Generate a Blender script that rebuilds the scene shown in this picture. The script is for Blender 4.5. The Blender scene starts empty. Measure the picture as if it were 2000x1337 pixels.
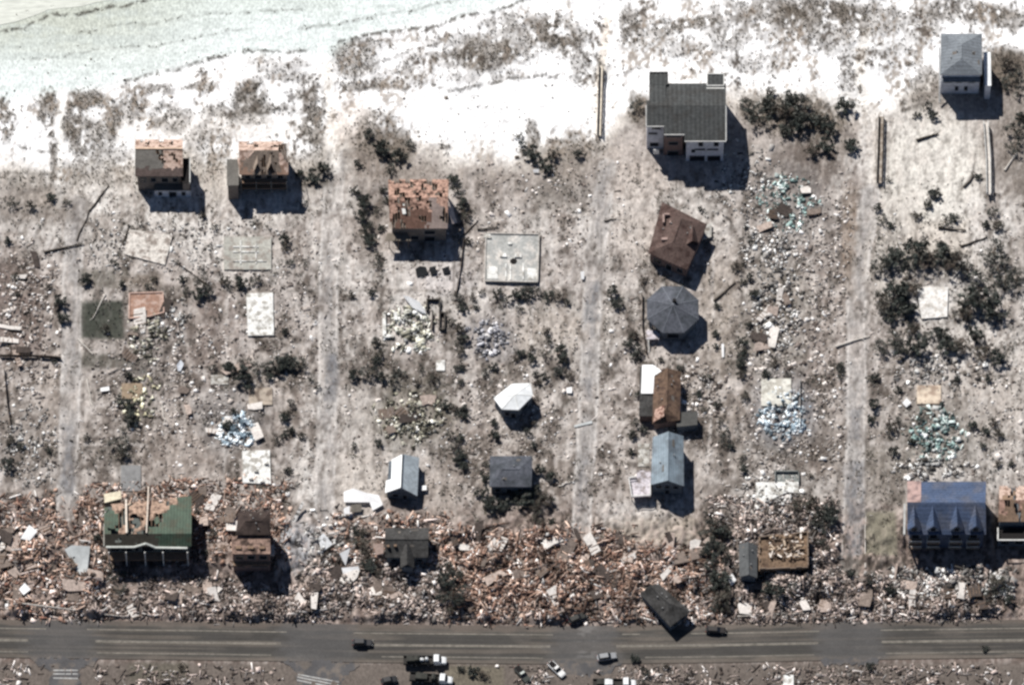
import bpy, math, random
import numpy as np
from mathutils import Vector

R = random.Random(11)
NR = np.random.RandomState(11)
scene = bpy.context.scene
COL = scene.collection

# ------------------------------------------------------------------ camera, sky, sun, exposure
TILT = math.radians(32.0)          # the satellite looks 32 degrees off straight down
DIST = 2000.0
SC = 7.5                           # photo pixels per metre
CT, ST = math.cos(TILT), math.sin(TILT)
CAMZ, CAMY = DIST * CT, -DIST * ST
cam = bpy.data.cameras.new("camera")
cam.sensor_width = 36.0
cam.lens = 36.0 * DIST * SC / 2000.0
cam.clip_start = 10.0
cam.clip_end = 20000.0
cam_ob = bpy.data.objects.new("camera", cam)
cam_ob.location = (0, CAMY, CAMZ)
cam_ob.rotation_euler = (TILT, 0, 0)
COL.objects.link(cam_ob)
scene.camera = cam_ob

SUN_AZ = math.radians(-31.3)
SUN_EL = math.radians(45.0)
world = bpy.data.worlds.new("World")
scene.world = world
world.use_nodes = True
wn = world.node_tree
bg = wn.nodes["Background"]
sky = wn.nodes.new("ShaderNodeTexSky")
sky.sky_type = 'NISHITA'
sky.sun_disc = False
sky.sun_elevation = SUN_EL
sky.sun_rotation = SUN_AZ
sky.air_density = 0.6
sky.dust_density = 0.2
wn.links.new(sky.outputs[0], bg.inputs[0])
bg.inputs[1].default_value = 0.05
sun = bpy.data.lights.new("sun", 'SUN')
sun.energy = 5.0
sun.angle = math.radians(0.5)
sun.color = (1.0, 0.96, 0.91)
sun_ob = bpy.data.objects.new("sun", sun)
sd = Vector((math.sin(SUN_AZ) * math.cos(SUN_EL), math.cos(SUN_AZ) * math.cos(SUN_EL), math.sin(SUN_EL)))
sun_ob.rotation_euler = (-sd).to_track_quat('-Z', 'Y').to_euler()
sun_ob.location = (0, 0, 300)
COL.objects.link(sun_ob)
scene.view_settings.view_transform = 'Standard'
scene.view_settings.look = 'None'
scene.view_settings.exposure = 0.14
scene.view_settings.gamma = 1.0
scene.cycles.filter_width = 2.7
scene.cycles.diffuse_bounces = 2

# ------------------------------------------------------------------ helpers
def lin(c):
    c = np.asarray(c, float) / 255.0
    return np.where(c <= 0.04045, c / 12.92, ((c + 0.055) / 1.055) ** 2.4)

def W(px, py, z=0.0):
    """the point at height z that a photo pixel (2000 x 1337) shows"""
    a = (px - 1000.0) / (SC * DIST)
    b = (668.5 - py) / (SC * DIST)
    dy, dz = b * CT + ST, b * ST - CT
    t = (z - CAMZ) / dz
    return Vector((a * t, CAMY + dy * t, z))

def Wn(px, py, z=0.0):
    a = (px - 1000.0) / (SC * DIST)
    b = (668.5 - py) / (SC * DIST)
    dy, dz = b * CT + ST, b * ST - CT
    t = (z - CAMZ) / dz
    return a * t, CAMY + dy * t

def PX(x, y, z=0.0):
    ry, rz = y - CAMY, z - CAMZ
    d = ry * ST - rz * CT
    return 1000.0 + x / d * SC * DIST, 668.5 - (ry * CT + rz * ST) / d * SC * DIST

def meta(o, label=None, cat=None, group=None, kind=None):
    if label: o["label"] = label
    if cat: o["category"] = cat
    if group: o["group"] = group
    if kind: o["kind"] = kind
    return o

class MB:
    def __init__(self): self.v, self.f, self.m = [], [], []
    def poly(self, pts, mi=0):
        n = len(self.v)
        self.v += [tuple(p) for p in pts]
        self.f.append(tuple(range(n, n + len(pts)))); self.m.append(mi)
    def slab(self, pts, th, mi=0, mb=None):
        """a polygon with thickness th straight down"""
        n, k = len(self.v), len(pts)
        self.v += [tuple(p) for p in pts] + [(p[0], p[1], p[2] - th) for p in pts]
        self.f.append(tuple(range(n, n + k))); self.m.append(mi)
        self.f.append(tuple(range(n + 2 * k - 1, n + k - 1, -1))); self.m.append(mi if mb is None else mb)
        for i in range(k):
            j = (i + 1) % k
            self.f.append((n + i, n + k + i, n + k + j, n + j)); self.m.append(mi if mb is None else mb)
    def prism(self, xy, z0, z1, mi=0):
        self.slab([(p[0], p[1], z1) for p in xy], z1 - z0, mi)
    def bar(self, a, b, w, h, mi=0):
        """a beam from a to b, w wide and h deep"""
        a, b = Vector(a), Vector(b)
        d = (b - a).normalized()
        s = d.cross(Vector((0, 0, 1)))
        s = s.normalized() if s.length > 1e-4 else Vector((1, 0, 0))
        u = s.cross(d).normalized()
        s, u = s * w / 2, u * h / 2
        n = len(self.v)
        for p in (a, b):
            for q in (-s - u, s - u, s + u, -s + u): self.v.append(tuple(p + q))
        for f in ((0, 1, 2, 3), (7, 6, 5, 4), (0, 4, 5, 1), (1, 5, 6, 2), (2, 6, 7, 3), (3, 7, 4, 0)):
            self.f.append(tuple(n + i for i in f)); self.m.append(mi)
    def tube(self, a, b, r0, r1, k=6, mi=0):
        a, b = Vector(a), Vector(b)
        d = (b - a).normalized()
        s = d.cross(Vector((0.3, 0.1, 1))).normalized(); u = s.cross(d)
        n = len(self.v)
        for p, r in ((a, r0), (b, r1)):
            for i in range(k):
                t = 2 * math.pi * i / k
                self.v.append(tuple(p + (s * math.cos(t) + u * math.sin(t)) * r))
        for i in range(k):
            j = (i + 1) % k
            self.f.append((n + i, n + j, n + k + j, n + k + i)); self.m.append(mi)
        self.f.append(tuple(range(n + 2 * k - 1, n + k - 1, -1))); self.m.append(mi)
        self.f.append(tuple(range(n, n + k))); self.m.append(mi)
    def build(self, name, mats, parent=None):
        me = bpy.data.meshes.new(name)
        off = Vector((0, 0, 0))
        p = parent
        while p is not None:
            off += p.location; p = p.parent
        me.from_pydata([(x - off[0], y - off[1], z - off[2]) for x, y, z in self.v], [], self.f)
        if not isinstance(mats, (list, tuple)): mats = [mats]
        for m in mats: me.materials.append(m)
        me.polygons.foreach_set("material_index", self.m)
        import bmesh
        bm = bmesh.new(); bm.from_mesh(me)
        bmesh.ops.recalc_face_normals(bm, faces=bm.faces)
        bm.to_mesh(me); bm.free()
        o = bpy.data.objects.new(name, me)
        COL.objects.link(o)
        if parent is not None: o.parent = parent
        return o

def thing(name, label, cat, loc, group=None):
    o = bpy.data.objects.new(name, None)
    o.empty_display_size = 0.5
    o.location = loc
    COL.objects.link(o)
    return meta(o, label, cat, group)

def copy_tree(o, parent=None):
    c = o.copy(); COL.objects.link(c)
    if parent is not None: c.parent = parent
    for ch in list(o.children): copy_tree(ch, c)
    return c

# ------------------------------------------------------------------ materials
def new_mat(name, rough=0.9):
    m = bpy.data.materials.new(name); m.use_nodes = True
    b = m.node_tree.nodes["Principled BSDF"]
    b.inputs["Roughness"].default_value = rough
    b.inputs["Specular IOR Level"].default_value = 0.2
    return m, m.node_tree, b

def nd(nt, t, **kw):
    n = nt.nodes.new(t)
    for k, v in kw.items(): setattr(n, k, v)
    return n

def mixc(nt, blend, fac, a, b):
    n = nd(nt, "ShaderNodeMix", data_type='RGBA', blend_type=blend)
    for sock, val in ((n.inputs[0], fac), (n.inputs[6], a), (n.inputs[7], b)):
        if hasattr(val, "is_output"): nt.links.new(val, sock)
        elif isinstance(val, (int, float)): sock.default_value = val
        else: sock.default_value = (*val, 1.0)
    return n.outputs[2]

def noise_fac(nt, scale, lo, hi, detail=3.0, stretch=(1, 1, 1), c0=0.3, c1=0.7):
    tc = nd(nt, "ShaderNodeNewGeometry")
    mp = nd(nt, "ShaderNodeMapping"); mp.inputs["Scale"].default_value = stretch
    nt.links.new(tc.outputs["Position"], mp.inputs[0])
    n = nd(nt, "ShaderNodeTexNoise"); n.inputs["Scale"].default_value = scale; n.inputs["Detail"].default_value = detail
    nt.links.new(mp.outputs[0], n.inputs["Vector"])
    mr = nd(nt, "ShaderNodeMapRange")
    mr.inputs[1].default_value, mr.inputs[2].default_value = c0, c1
    mr.inputs[3].default_value, mr.inputs[4].default_value = lo, hi
    nt.links.new(n.outputs[0], mr.inputs[0])
    return mr.outputs[0]

def tint(nt, col, fac_socket):
    v = nd(nt, "ShaderNodeCombineColor")
    for i in range(3): nt.links.new(fac_socket, v.inputs[i])
    return mixc(nt, 'MULTIPLY', 1.0, col, v.outputs[0])

def mat(name, rgb, rough=0.9, n1=(1.2, 0.8, 1.15), n2=(0.25, 0.85, 1.12), bump=0.0, seams=None, dirt=None, spec=0.2, metal=0.0):
    """rgb as sRGB 0..255; n1, n2 = fine and broad wear; seams = (scale, axis, depth) of ridges"""
    m, nt, b = new_mat(name, rough)
    b.inputs["Specular IOR Level"].default_value = spec
    b.inputs["Metallic"].default_value = metal
    base = tuple(float(x) for x in lin(rgb))
    c = base
    if dirt:
        f = noise_fac(nt, dirt[1], 0, 1, 4.0, c0=0.48, c1=0.62)
        c = mixc(nt, 'MIX', f, base, tuple(float(x) for x in lin(dirt[0])))
    if n1: c = tint(nt, c, noise_fac(nt, n1[0], n1[1], n1[2], 4.0))
    if n2: c = tint(nt, c, noise_fac(nt, n2[0], n2[1], n2[2], 2.0))
    if seams:
        tc = nd(nt, "ShaderNodeNewGeometry")
        w = nd(nt, "ShaderNodeTexWave", wave_type='BANDS', bands_direction=seams[1])
        w.inputs["Scale"].default_value = seams[0]; w.inputs["Distortion"].default_value = 0.4
        nt.links.new(tc.outputs["Position"], w.inputs["Vector"])
        mr = nd(nt, "ShaderNodeMapRange"); mr.inputs[3].default_value = 1.0 - seams[2]; mr.inputs[4].default_value = 1.0 + seams[2] * 0.5
        nt.links.new(w.outputs[1], mr.inputs[0])
        c = tint(nt, c, mr.outputs[0])
    if hasattr(c, "is_output"): nt.links.new(c, b.inputs["Base Color"])
    else: b.inputs["Base Color"].default_value = (*c, 1)
    if bump:
        f = noise_fac(nt, 2.5, 0, 1, 5.0, c0=0, c1=1)
        bp = nd(nt, "ShaderNodeBump"); bp.inputs["Strength"].default_value = bump; bp.inputs["Distance"].default_value = 0.15
        nt.links.new(f, bp.inputs["Height"]); nt.links.new(bp.outputs[0], b.inputs["Normal"])
    return m

def attr_mat(name, fine=(2.0, 0.7, 1.25), mid=(0.5, 0.9, 1.1), bump=0.0, rough=0.95, stretch=(1, 1, 1)):
    m, nt, b = new_mat(name, rough)
    a = nd(nt, "ShaderNodeAttribute", attribute_name="albedo")
    c = a.outputs["Color"]
    if fine: c = tint(nt, c, noise_fac(nt, fine[0], fine[1], fine[2], 3.0, stretch))
    if mid: c = tint(nt, c, noise_fac(nt, mid[0], mid[1], mid[2], 2.0))
    nt.links.new(c, b.inputs["Base Color"])
    if bump:
        f = noise_fac(nt, 1.6, 0, 1, 4.0, c0=0, c1=1)
        bp = nd(nt, "ShaderNodeBump"); bp.inputs["Strength"].default_value = 1.0; bp.inputs["Distance"].default_value = bump
        nt.links.new(f, bp.inputs["Height"]); nt.links.new(bp.outputs[0], b.inputs["Normal"])
    return m

GROUND_M = attr_mat("sandy_soil", fine=(1.5, 0.76, 1.22), mid=(0.35, 0.9, 1.08), bump=0.14, stretch=(1, 0.6, 1))
ROAD_M = attr_mat("worn_asphalt", fine=(2.5, 0.86, 1.14), mid=(0.12, 0.92, 1.08), bump=0.02)
DEBRIS_M = attr_mat("storm_debris", fine=(3.0, 0.75, 1.2), mid=None)
LEAF_M = attr_mat("leaves", fine=(0.6, 0.65, 1.35), mid=None, rough=0.7)
BARK_M = mat("bark", (88, 78, 68))
ASPH_M = mat("asphalt_sheet", (88, 87, 88), n1=(2.0, 0.85, 1.12), n2=(0.2, 0.85, 1.15), dirt=((112, 105, 99), .35))
PAINT_M = mat("road_paint", (150, 144, 134), n1=(0.9, 0.55, 1.1), n2=(0.1, 0.8, 1.1))
GLASS_M = mat("window_glass", (30, 34, 40), rough=0.15, n1=None, n2=None, spec=0.5)
WHITE_TRIM = mat("white_trim", (226, 226, 222))
FRAME_M = mat("window_trim", (122, 124, 126))
SIDING_G = mat("grey_siding", (214, 216, 224), seams=(2.2, 'Z', 0.12))
SIDING_B = mat("brown_siding", (132, 112, 106), seams=(2.2, 'Z', 0.12))
SIDING_T = mat("teal_grey_siding", (104, 112, 120), seams=(2.2, 'Z', 0.12))
SIDING_W = mat("tan_siding", (124, 116, 110), seams=(2.2, 'Z', 0.12))
WOOD_M = mat("weathered_wood", (140, 118, 100), n1=(3.0, 0.6, 1.25))
PLY_M = mat("bare_sheathing", (206, 182, 168), n1=(1.2, 0.75, 1.15), n2=(0.4, 0.85, 1.1), dirt=((150, 124, 110), 0.9))
CONC_M = mat("concrete", (196, 194, 188), n1=(1.5, 0.65, 1.18), dirt=((140, 134, 126), 0.7))
WCONC_M = mat("pale_concrete", (246, 246, 242), n1=(1.5, 0.72, 1.08), dirt=((176, 172, 164), 0.7))
INTERIOR_M = mat("house_interior", (120, 104, 92), n1=(1.0, 0.5, 1.3))

# ------------------------------------------------------------------ the ground: soil, sand and litter colours by place
RS = 2.0
U0, V0 = -120.0, -120.0
NU, NV = 1121, 800
UU, VV = np.meshgrid(U0 + RS * np.arange(NU), V0 + RS * np.arange(NV))

def vnoise(cu, cv, seed, uu=UU, vv=VV):
    r = np.random.RandomState(seed)
    g = r.rand(int(2400 / cv) + 4, int(2900 / cu) + 4)
    x = (uu + 300.0) / cu; y = (vv + 300.0) / cv
    xi = np.clip(np.floor(x).astype(int), 0, g.shape[1] - 2); yi = np.clip(np.floor(y).astype(int), 0, g.shape[0] - 2)
    fx = np.clip(x - xi, 0, 1); fy = np.clip(y - yi, 0, 1)
    fx = fx * fx * (3 - 2 * fx); fy = fy * fy * (3 - 2 * fy)
    return (g[yi, xi] * (1 - fx) + g[yi, xi + 1] * fx) * (1 - fy) + (g[yi + 1, xi] * (1 - fx) + g[yi + 1, xi + 1] * fx) * fy

def fbm(c, seed, octs=4, asp=1.0):
    s, a, t = 0, 1.0, 0
    for i in range(octs):
        s = s + a * vnoise(c / 2 ** i, c * asp / 2 ** i, seed + i); t += a; a *= 0.6
    return s / t

def sst(e0, e1, x):
    t = np.clip((x - e0) / (e1 - e0), 0, 1)
    return t * t * (3 - 2 * t)

N_BIG, N_MID = fbm(220, 1), fbm(60, 10)
N_F1, N_F2 = fbm(14, 20, 3), fbm(14, 30, 3)
N_FINE = vnoise(5, 5, 40) * 0.6 + vnoise(3, 3.4, 41) * 0.4
N_STREAK = fbm(9, 50, 3, 4.0)                     # the surge dragged everything one way
N_SPK = vnoise(6, 9, 60) * 0.55 + vnoise(3.2, 4.2, 61) * 0.45
WU = UU + (N_MID - 0.5) * 40 + (N_F1 - 0.5) * 14
WV = VV + (fbm(60, 70) - 0.5) * 40 + (N_F2 - 0.5) * 14
P = np.empty((NV, NU, 3)); P[:] = lin((160, 152, 147))
VEG = np.zeros((NV, NU))                          # where dune grass and scrub grow
FLAT = np.zeros((NV, NU))

def lay(mask, col):
    global P
    P = P * (1 - mask[..., None]) + lin(col) * mask[..., None]

def ell(cx, cy, rx, ry, rot=0.0, soft=0.3, warp=1.0):
    c, s = math.cos(math.radians(rot)), math.sin(math.radians(rot))
    x = UU + (WU - UU) * warp - cx; y = VV + (WV - VV) * warp - cy
    d = np.sqrt(((x * c + y * s) / rx) ** 2 + ((-x * s + y * c) / ry) ** 2)
    return sst(1 + soft, 1 - soft, d)

def rect(x0, y0, x1, y1, soft=6, warp=0.15):
    x = UU + (WU - UU) * warp; y = VV + (WV - VV) * warp
    return sst(-soft, soft, np.minimum(np.minimum(x - x0, x1 - x), np.minimum(y - y0, y1 - y)))

def dist_line(pts, warp=0.0):
    x = UU + (WU - UU) * warp; y = VV + (WV - VV) * warp
    best = np.full(UU.shape, 1e9)
    for (ax, ay), (bx, by) in zip(pts, pts[1:]):
        dx, dy = bx - ax, by - ay
        t = np.clip(((x - ax) * dx + (y - ay) * dy) / (dx * dx + dy * dy + 1e-9), 0, 1)
        best = np.minimum(best, np.hypot(x - ax - t * dx, y - ay - t * dy))
    return best

def stroke(pts, w, soft=2.0, warp=0.1):
    return sst(w / 2 + soft, max(w / 2 - soft, 0), dist_line(pts, warp))

def curve(pts):
    return np.interp(UU, [p[0] for p in pts], [p[1] for p in pts])

# inland soil: broad light and dark, then the brown litter belt by the highway
lay(sst(0.45, 0.7, N_BIG) * 0.5, (196, 190, 184))
lay(sst(0.5, 0.3, N_BIG) * 0.5, (150, 142, 136))
lay(sst(520, 900, VV + (N_BIG - .5) * 200) * 0.4, (146, 137, 130))
lay(sst(0.55, 0.8, N_MID) * 0.4, (200, 193, 187))
lay(sst(0.45, 0.25, N_MID) * 0.35, (130, 122, 116))
# lot by lot: weedy, littered or swept clean
for cx, cy, rx, ry, col, a in ((40, 600, 90, 130, (122, 110, 104), .8), (330, 700, 110, 90, (134, 124, 119), .7), (60, 860, 80, 80, (134, 127, 121), .7), (250, 840, 90, 60, (126, 117, 111), .7),
        (560, 780, 60, 80, (138, 126, 118), .7), (420, 640, 70, 90, (140, 128, 122), .6), (800, 800, 100, 70, (122, 117, 108), .8), (1400, 780, 70, 80, (136, 126, 118), .7), (1600, 640, 60, 150, (138, 126, 119), .7),
        (1480, 600, 90, 160, (140, 132, 124), .6), (1560, 900, 150, 60, (110, 104, 98), .7), (1040, 930, 90, 70, (136, 126, 118), .5), (930, 900, 60, 90, (140, 128, 120), .6), (1580, 420, 110, 90, (132, 124, 119), .7),
        (1830, 860, 120, 70, (128, 122, 115), .7), (1930, 480, 100, 90, (120, 114, 108), .6), (1020, 710, 130, 50, (142, 133, 124), .5), (1090, 380, 130, 60, (146, 137, 130), .6), (240, 430, 120, 60, (150, 141, 134), .5), (40, 440, 90, 60, (124, 114, 108), .7)):
    lay(ell(cx, cy, rx, ry, 0, .5) * a, col)
MOT = fbm(26, 300, 3, 1.3)
inland = sst(270, 420, VV - (UU > 1500) * 40) * sst(1300, 1290, VV)
mott = sst(.50, .64, MOT * .7 + N_MID * .3) * inland
lay(mott * .85, (98, 90, 84))
MOT2 = vnoise(11, 13, 320) * .6 + vnoise(6, 7, 321) * .4
lay(sst(.56, .72, MOT2 + (MOT - .5) * .5) * inland * .75, (92, 84, 78))
lay(sst(.42, .28, MOT2 + (MOT - .5) * .3) * inland * .55, (208, 202, 197))
lay(sst(.44, .34, MOT * .7 + N_MID * .3) * inland * .5, (198, 191, 186))
lay(sst(940, 1040, WV + (N_BIG - .5) * 120) * 0.8, (112, 97, 90))
lay(sst(1285, 1300, VV) * 0.85, (104, 97, 91))
# the beach
YB = curve([(-200, 300), (0, 305), (120, 340), (260, 300), (440, 300), (600, 290), (660, 255), (720, 260), (800, 285), (1000, 292), (1050, 275), (1180, 262), (1250, 170), (1450, 175), (1640, 185), (1720, 215), (1840, 140), (2000, 110), (2200, 105)])
YF = curve([(-200, 215), (0, 195), (200, 172), (420, 112), (560, 100), (650, 112), (700, 72), (900, 30), (1050, -5), (1300, -60), (2200, -200)])
wv2 = VV + (N_MID - .5) * 60 + (N_F1 - .5) * 26
inl = sst(YB + 150, YB - 5, wv2 + (N_STREAK - .5) * 150) * (UU < 700) + sst(YB + 60, YB - 5, wv2 + (N_STREAK - .5) * 70) * (UU >= 700)
lay(np.clip(inl, 0, 1) * 0.95, (228, 222, 214))
lay(sst(YB + 30, YB - 25, wv2), (255, 255, 255))
lay(sst(YF + 14, YF - 14, VV + (N_MID - .5) * 20), (226, 234, 232))
lay(sst(YF - 40, YF - 150, VV + (N_MID - .5) * 30), (205, 213, 206))
lay(ell(-20, -20, 330, 110, 10, .6) * 0.8, (190, 194, 182))
lay(sst(0.52, 0.7, vnoise(90, 7, 77) * .6 + N_STREAK * .4) * 0.5 * sst(YF, YF - 30, VV), (196, 204, 200))
WASH = fbm(40, 340, 4, 2.2)
for cx, cy, rx, ry, a in ((120, 400, 160, 90, .8), (330, 430, 160, 60, .9), (560, 420, 90, 80, .7), (500, 500, 120, 50, .6), (660, 430, 40, 120, .6), (1230, 420, 90, 90, .6), (1080, 460, 120, 60, .5), (1780, 360, 130, 130, .8), (1900, 420, 110, 60, .8),
        (1690, 300, 60, 110, .7), (1900, 640, 120, 160, .5), (1950, 760, 90, 90, .6), (870, 560, 120, 60, .6), (700, 560, 90, 120, .5), (760, 860, 90, 60, .5), (640, 880, 60, 150, .7), (690, 960, 80, 50, .8), (590, 1080, 50, 50, .8), (1150, 620, 120, 80, .4), (1380, 420, 60, 60, .5),
        (1540, 560, 80, 160, .3), (1240, 1010, 120, 40, .6), (1900, 900, 120, 60, .5), (1540, 960, 90, 60, .4)):
    lay(ell(cx, cy, rx, ry, 0, .6) * sst(.36, .62, WASH * .6 + N_SPK * .4) * a, (226, 222, 217))
# clear pale sand on the right
lay(ell(1815, 330, 105, 115, 20, .35, .6) * .95, (226, 222, 214))
lay(ell(1740, 470, 60, 120, 0, .5) * .7, (200, 194, 186))
lay(rect(1775, 430, 1895, 500, 14, .5) * .8, (214, 206, 196))
lay(ell(1820, 590, 40, 38, 0, .3, .4) * .95, (224, 220, 216))
lay(ell(1240, 350, 70, 45, 10, .5) * .7, (200, 190, 182))
lay(ell(1240, 450, 60, 60, 0, .5) * .6, (186, 176, 168))
lay(ell(1300, 1040, 130, 32, 0, .4) * .8, (168, 158, 146))
lay(ell(700, 820, 40, 60, 0, .4) * .7, (190, 184, 178))
lay(ell(690, 940, 60, 70, 0, .5) * .8, (196, 188, 180))
lay(ell(580, 1070, 40, 50, 10, .4) * .9, (178, 180, 184))
lay(ell(870, 960, 40, 60, 0, .5) * .6, (178, 168, 160))
lay(ell(720, 460, 90, 40, 0, .6) * .5, (176, 164, 156))
lay(ell(1100, 640, 100, 40, 0, .6) * .6, (182, 172, 162))
lay(ell(870, 545, 60, 30, 0, .5) * .8, (198, 192, 190))
lay(ell(1400, 620, 40, 120, 0, .5) * .6, (172, 162, 152))
lay(ell(1600, 880, 60, 40, 0, .4) * .8, (112, 100, 92))  # this and the next: brush shading painted into the soil
lay(ell(1560, 870, 110, 26, 0, .5) * .6, (96, 92, 88))
lay(ell(1900, 800, 120, 60, 0, .6) * .5, (176, 168, 160))
lay(ell(1960, 740, 60, 60, 0, .6) * .5, (180, 172, 164))
lay(ell(350, 900, 70, 60, 0, .5) * .6, (140, 128, 120))
lay(ell(110, 790, 40, 90, 0, .5) * .5, (164, 152, 142))
lay(ell(400, 250, 200, 30, 0, .6) * .4, (210, 200, 188))
# streets running inland, buried in sand
STREETS = [[(150, 400), (140, 560), (138, 760), (128, 1000)], [(655, 310), (642, 520), (640, 760), (632, 1000)],
           [(1185, 330), (1160, 520), (1150, 760), (1135, 1050)], [(1700, 380), (1672, 560), (1672, 860), (1660, 1110)]]
for i, s in enumerate(STREETS):
    d = dist_line(s, 0.12)
    lay(sst(24, 15, d) * (.3 + .62 * sst(.36, .58, fbm(60, 330 + i, 2))), (172, 168, 165))
    lay(sst(6, 2, np.abs(d - 23)) * sst(.45, .6, N_F2) * .6, (116, 108, 102))
    lay(sst(4, 1, np.abs(d - 17)) * sst(.40, .56, N_STREAK) * .8, (214, 210, 206))
    lay(sst(10, 4, d) * sst(.45, .6, vnoise(18, 120, 90 + i)) * .6, (150, 147, 146))
for x0, y0, x1, y1, a in ((636, 692, 660, 785, .9), (1141, 548, 1172, 628, .75), (1136, 735, 1155, 775, .7), (1658, 800, 1682, 860, .7), (1652, 900, 1690, 1088, .75), (120, 830, 143, 965, .75), (1130, 890, 1150, 1000, .5), (1145, 640, 1165, 700, .3)):
    lay(rect(x0, y0, x1, y1, 5, .5) * a * (.65 + .35 * sst(.35, .55, N_F1)), (116, 117, 121))
lay(stroke([(1185, 40), (1172, 150), (1170, 265)], 16, 4) * .95, (238, 230, 220))
lay(stroke([(120, 180), (118, 290), (115, 400)], 15, 4, .2) * .95, (250, 248, 244))
lay(stroke([(640, 130), (650, 250), (655, 330)], 20, 5, .3) * .9, (246, 242, 236))
lay(stroke([(1690, 60), (1680, 150), (1690, 215)], 20, 5, .3) * .9, (240, 236, 230))

# lot lines: remains of hedges, kerbs and fences
for k_, (pts, c_) in enumerate([([(x, 420), (x - 6, 700), (x - 12, 950)], c_) for x, c_ in ((242, 0), (448, 1), (560, 0), (738, 0), (888, 0), (1044, 1), (1256, 0), (1395, 1), (1452, 0), (1585, 0), (1700, 1), (1790, 0))] +
        [([(a_, y), (b_, y + 4)], c_) for a_, b_, y, c_ in ((160, 620, 566, 0), (170, 620, 712, 0), (165, 610, 868, 1), (665, 1120, 566, 0), (665, 1120, 728, 0), (660, 1110, 878, 0), (1180, 1650, 566, 1), (1180, 1640, 728, 0), (1180, 1640, 872, 0), (1700, 2000, 728, 0), (1700, 2000, 880, 1))]):
    lay(stroke(pts, 5, 2, .25) * sst(.44, .56, fbm(50, 400 + k_, 2)) * .65, ((86, 80, 74), (212, 206, 201))[c_])
# lawns, dark lots, damp ground and painted shading under brush
for x0, y0, x1, y1, col, a in ((157, 588, 240, 662, (70, 72, 66), 1), (155, 525, 250, 562, (98, 94, 86), .85), (240, 535, 315, 562, (118, 108, 98), .8),
        (158, 690, 262, 716, (84, 82, 74), .9), (240, 690, 300, 730, (90, 96, 92), .6), (1690, 995, 1752, 1085, (128, 123, 110), .7), (1640, 1088, 1770, 1130, (88, 82, 74), .7),
        (510, 700, 590, 735, (84, 80, 74), .6), (1040, 350, 1110, 410, (128, 122, 116), .8), (1110, 350, 1150, 420, (140, 134, 128), .6),
        (255, 440, 290, 470, (150, 142, 134), .6), (180, 420, 240, 470, (140, 130, 122), .6), (1690, 870, 1790, 985, (122, 116, 108), .6),
        (870, 1300, 985, 1340, (112, 106, 92), .7), (745, 1155, 890, 1185, (72, 64, 56), .85), (250, 1290, 370, 1325, (96, 92, 82), .7),
        (760, 730, 870, 775, (96, 92, 84), .6), (1560, 1230, 1700, 1260, (84, 82, 80), .3)):
    lay(rect(x0, y0, x1, y1, 6, .25) * a, col)
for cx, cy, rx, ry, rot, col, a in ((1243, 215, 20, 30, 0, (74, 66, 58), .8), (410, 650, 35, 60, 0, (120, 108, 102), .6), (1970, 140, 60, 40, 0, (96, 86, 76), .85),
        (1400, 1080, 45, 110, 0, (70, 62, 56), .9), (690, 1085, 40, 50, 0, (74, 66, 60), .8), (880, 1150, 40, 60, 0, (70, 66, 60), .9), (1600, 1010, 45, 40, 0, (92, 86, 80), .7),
        (780, 1070, 90, 50, 0, (84, 72, 64), .6), (235, 880, 30, 35, 0, (104, 98, 92), .7), (1660, 460, 15, 110, 0, (134, 116, 100), .6),
        (1600, 300, 50, 60, 0, (92, 84, 78), .8), (1560, 330, 80, 50, 0, (110, 100, 94), .7), (1990, 300, 40, 100, 0, (110, 102, 94), .7),
        (30, 620, 60, 90, 0, (120, 104, 98), .6), (40, 850, 50, 70, 0, (128, 120, 114), .5), (740, 300, 60, 45, 0, (120, 110, 102), .8), (760, 340, 90, 26, 0, (136, 126, 118), .7),
        (60, 400, 90, 40, 0, (116, 106, 98), .75), (720, 440, 30, 70, 0, (110, 102, 96), .7), (690, 240, 40, 50, 0, (226, 214, 204), .6), (1090, 320, 60, 30, 0, (130, 122, 114), .6),
        (620, 340, 30, 20, 0, (90, 86, 82), .8), (1500, 700, 70, 60, 0, (126, 120, 114), .5), (960, 665, 60, 45, 0, (128, 126, 128), .6), (800, 820, 85, 55, 0, (104, 100, 90), .7),
        (450, 820, 70, 60, 0, (120, 118, 118), .6), (1545, 385, 70, 70, 0, (120, 116, 114), .6), (1530, 800, 60, 70, 0, (116, 118, 124), .7), (1830, 850, 80, 60, 0, (122, 118, 112), .6),
        (1520, 600, 65, 110, 0, (126, 120, 112), .6), (290, 690, 60, 80, 0, (112, 106, 102), .6), (40, 560, 40, 60, 0, (110, 98, 92), .5), (560, 480, 50, 50, 0, (140, 130, 124), .5)):
    lay(ell(cx, cy, rx, ry, rot, .4) * a, col)
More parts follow.
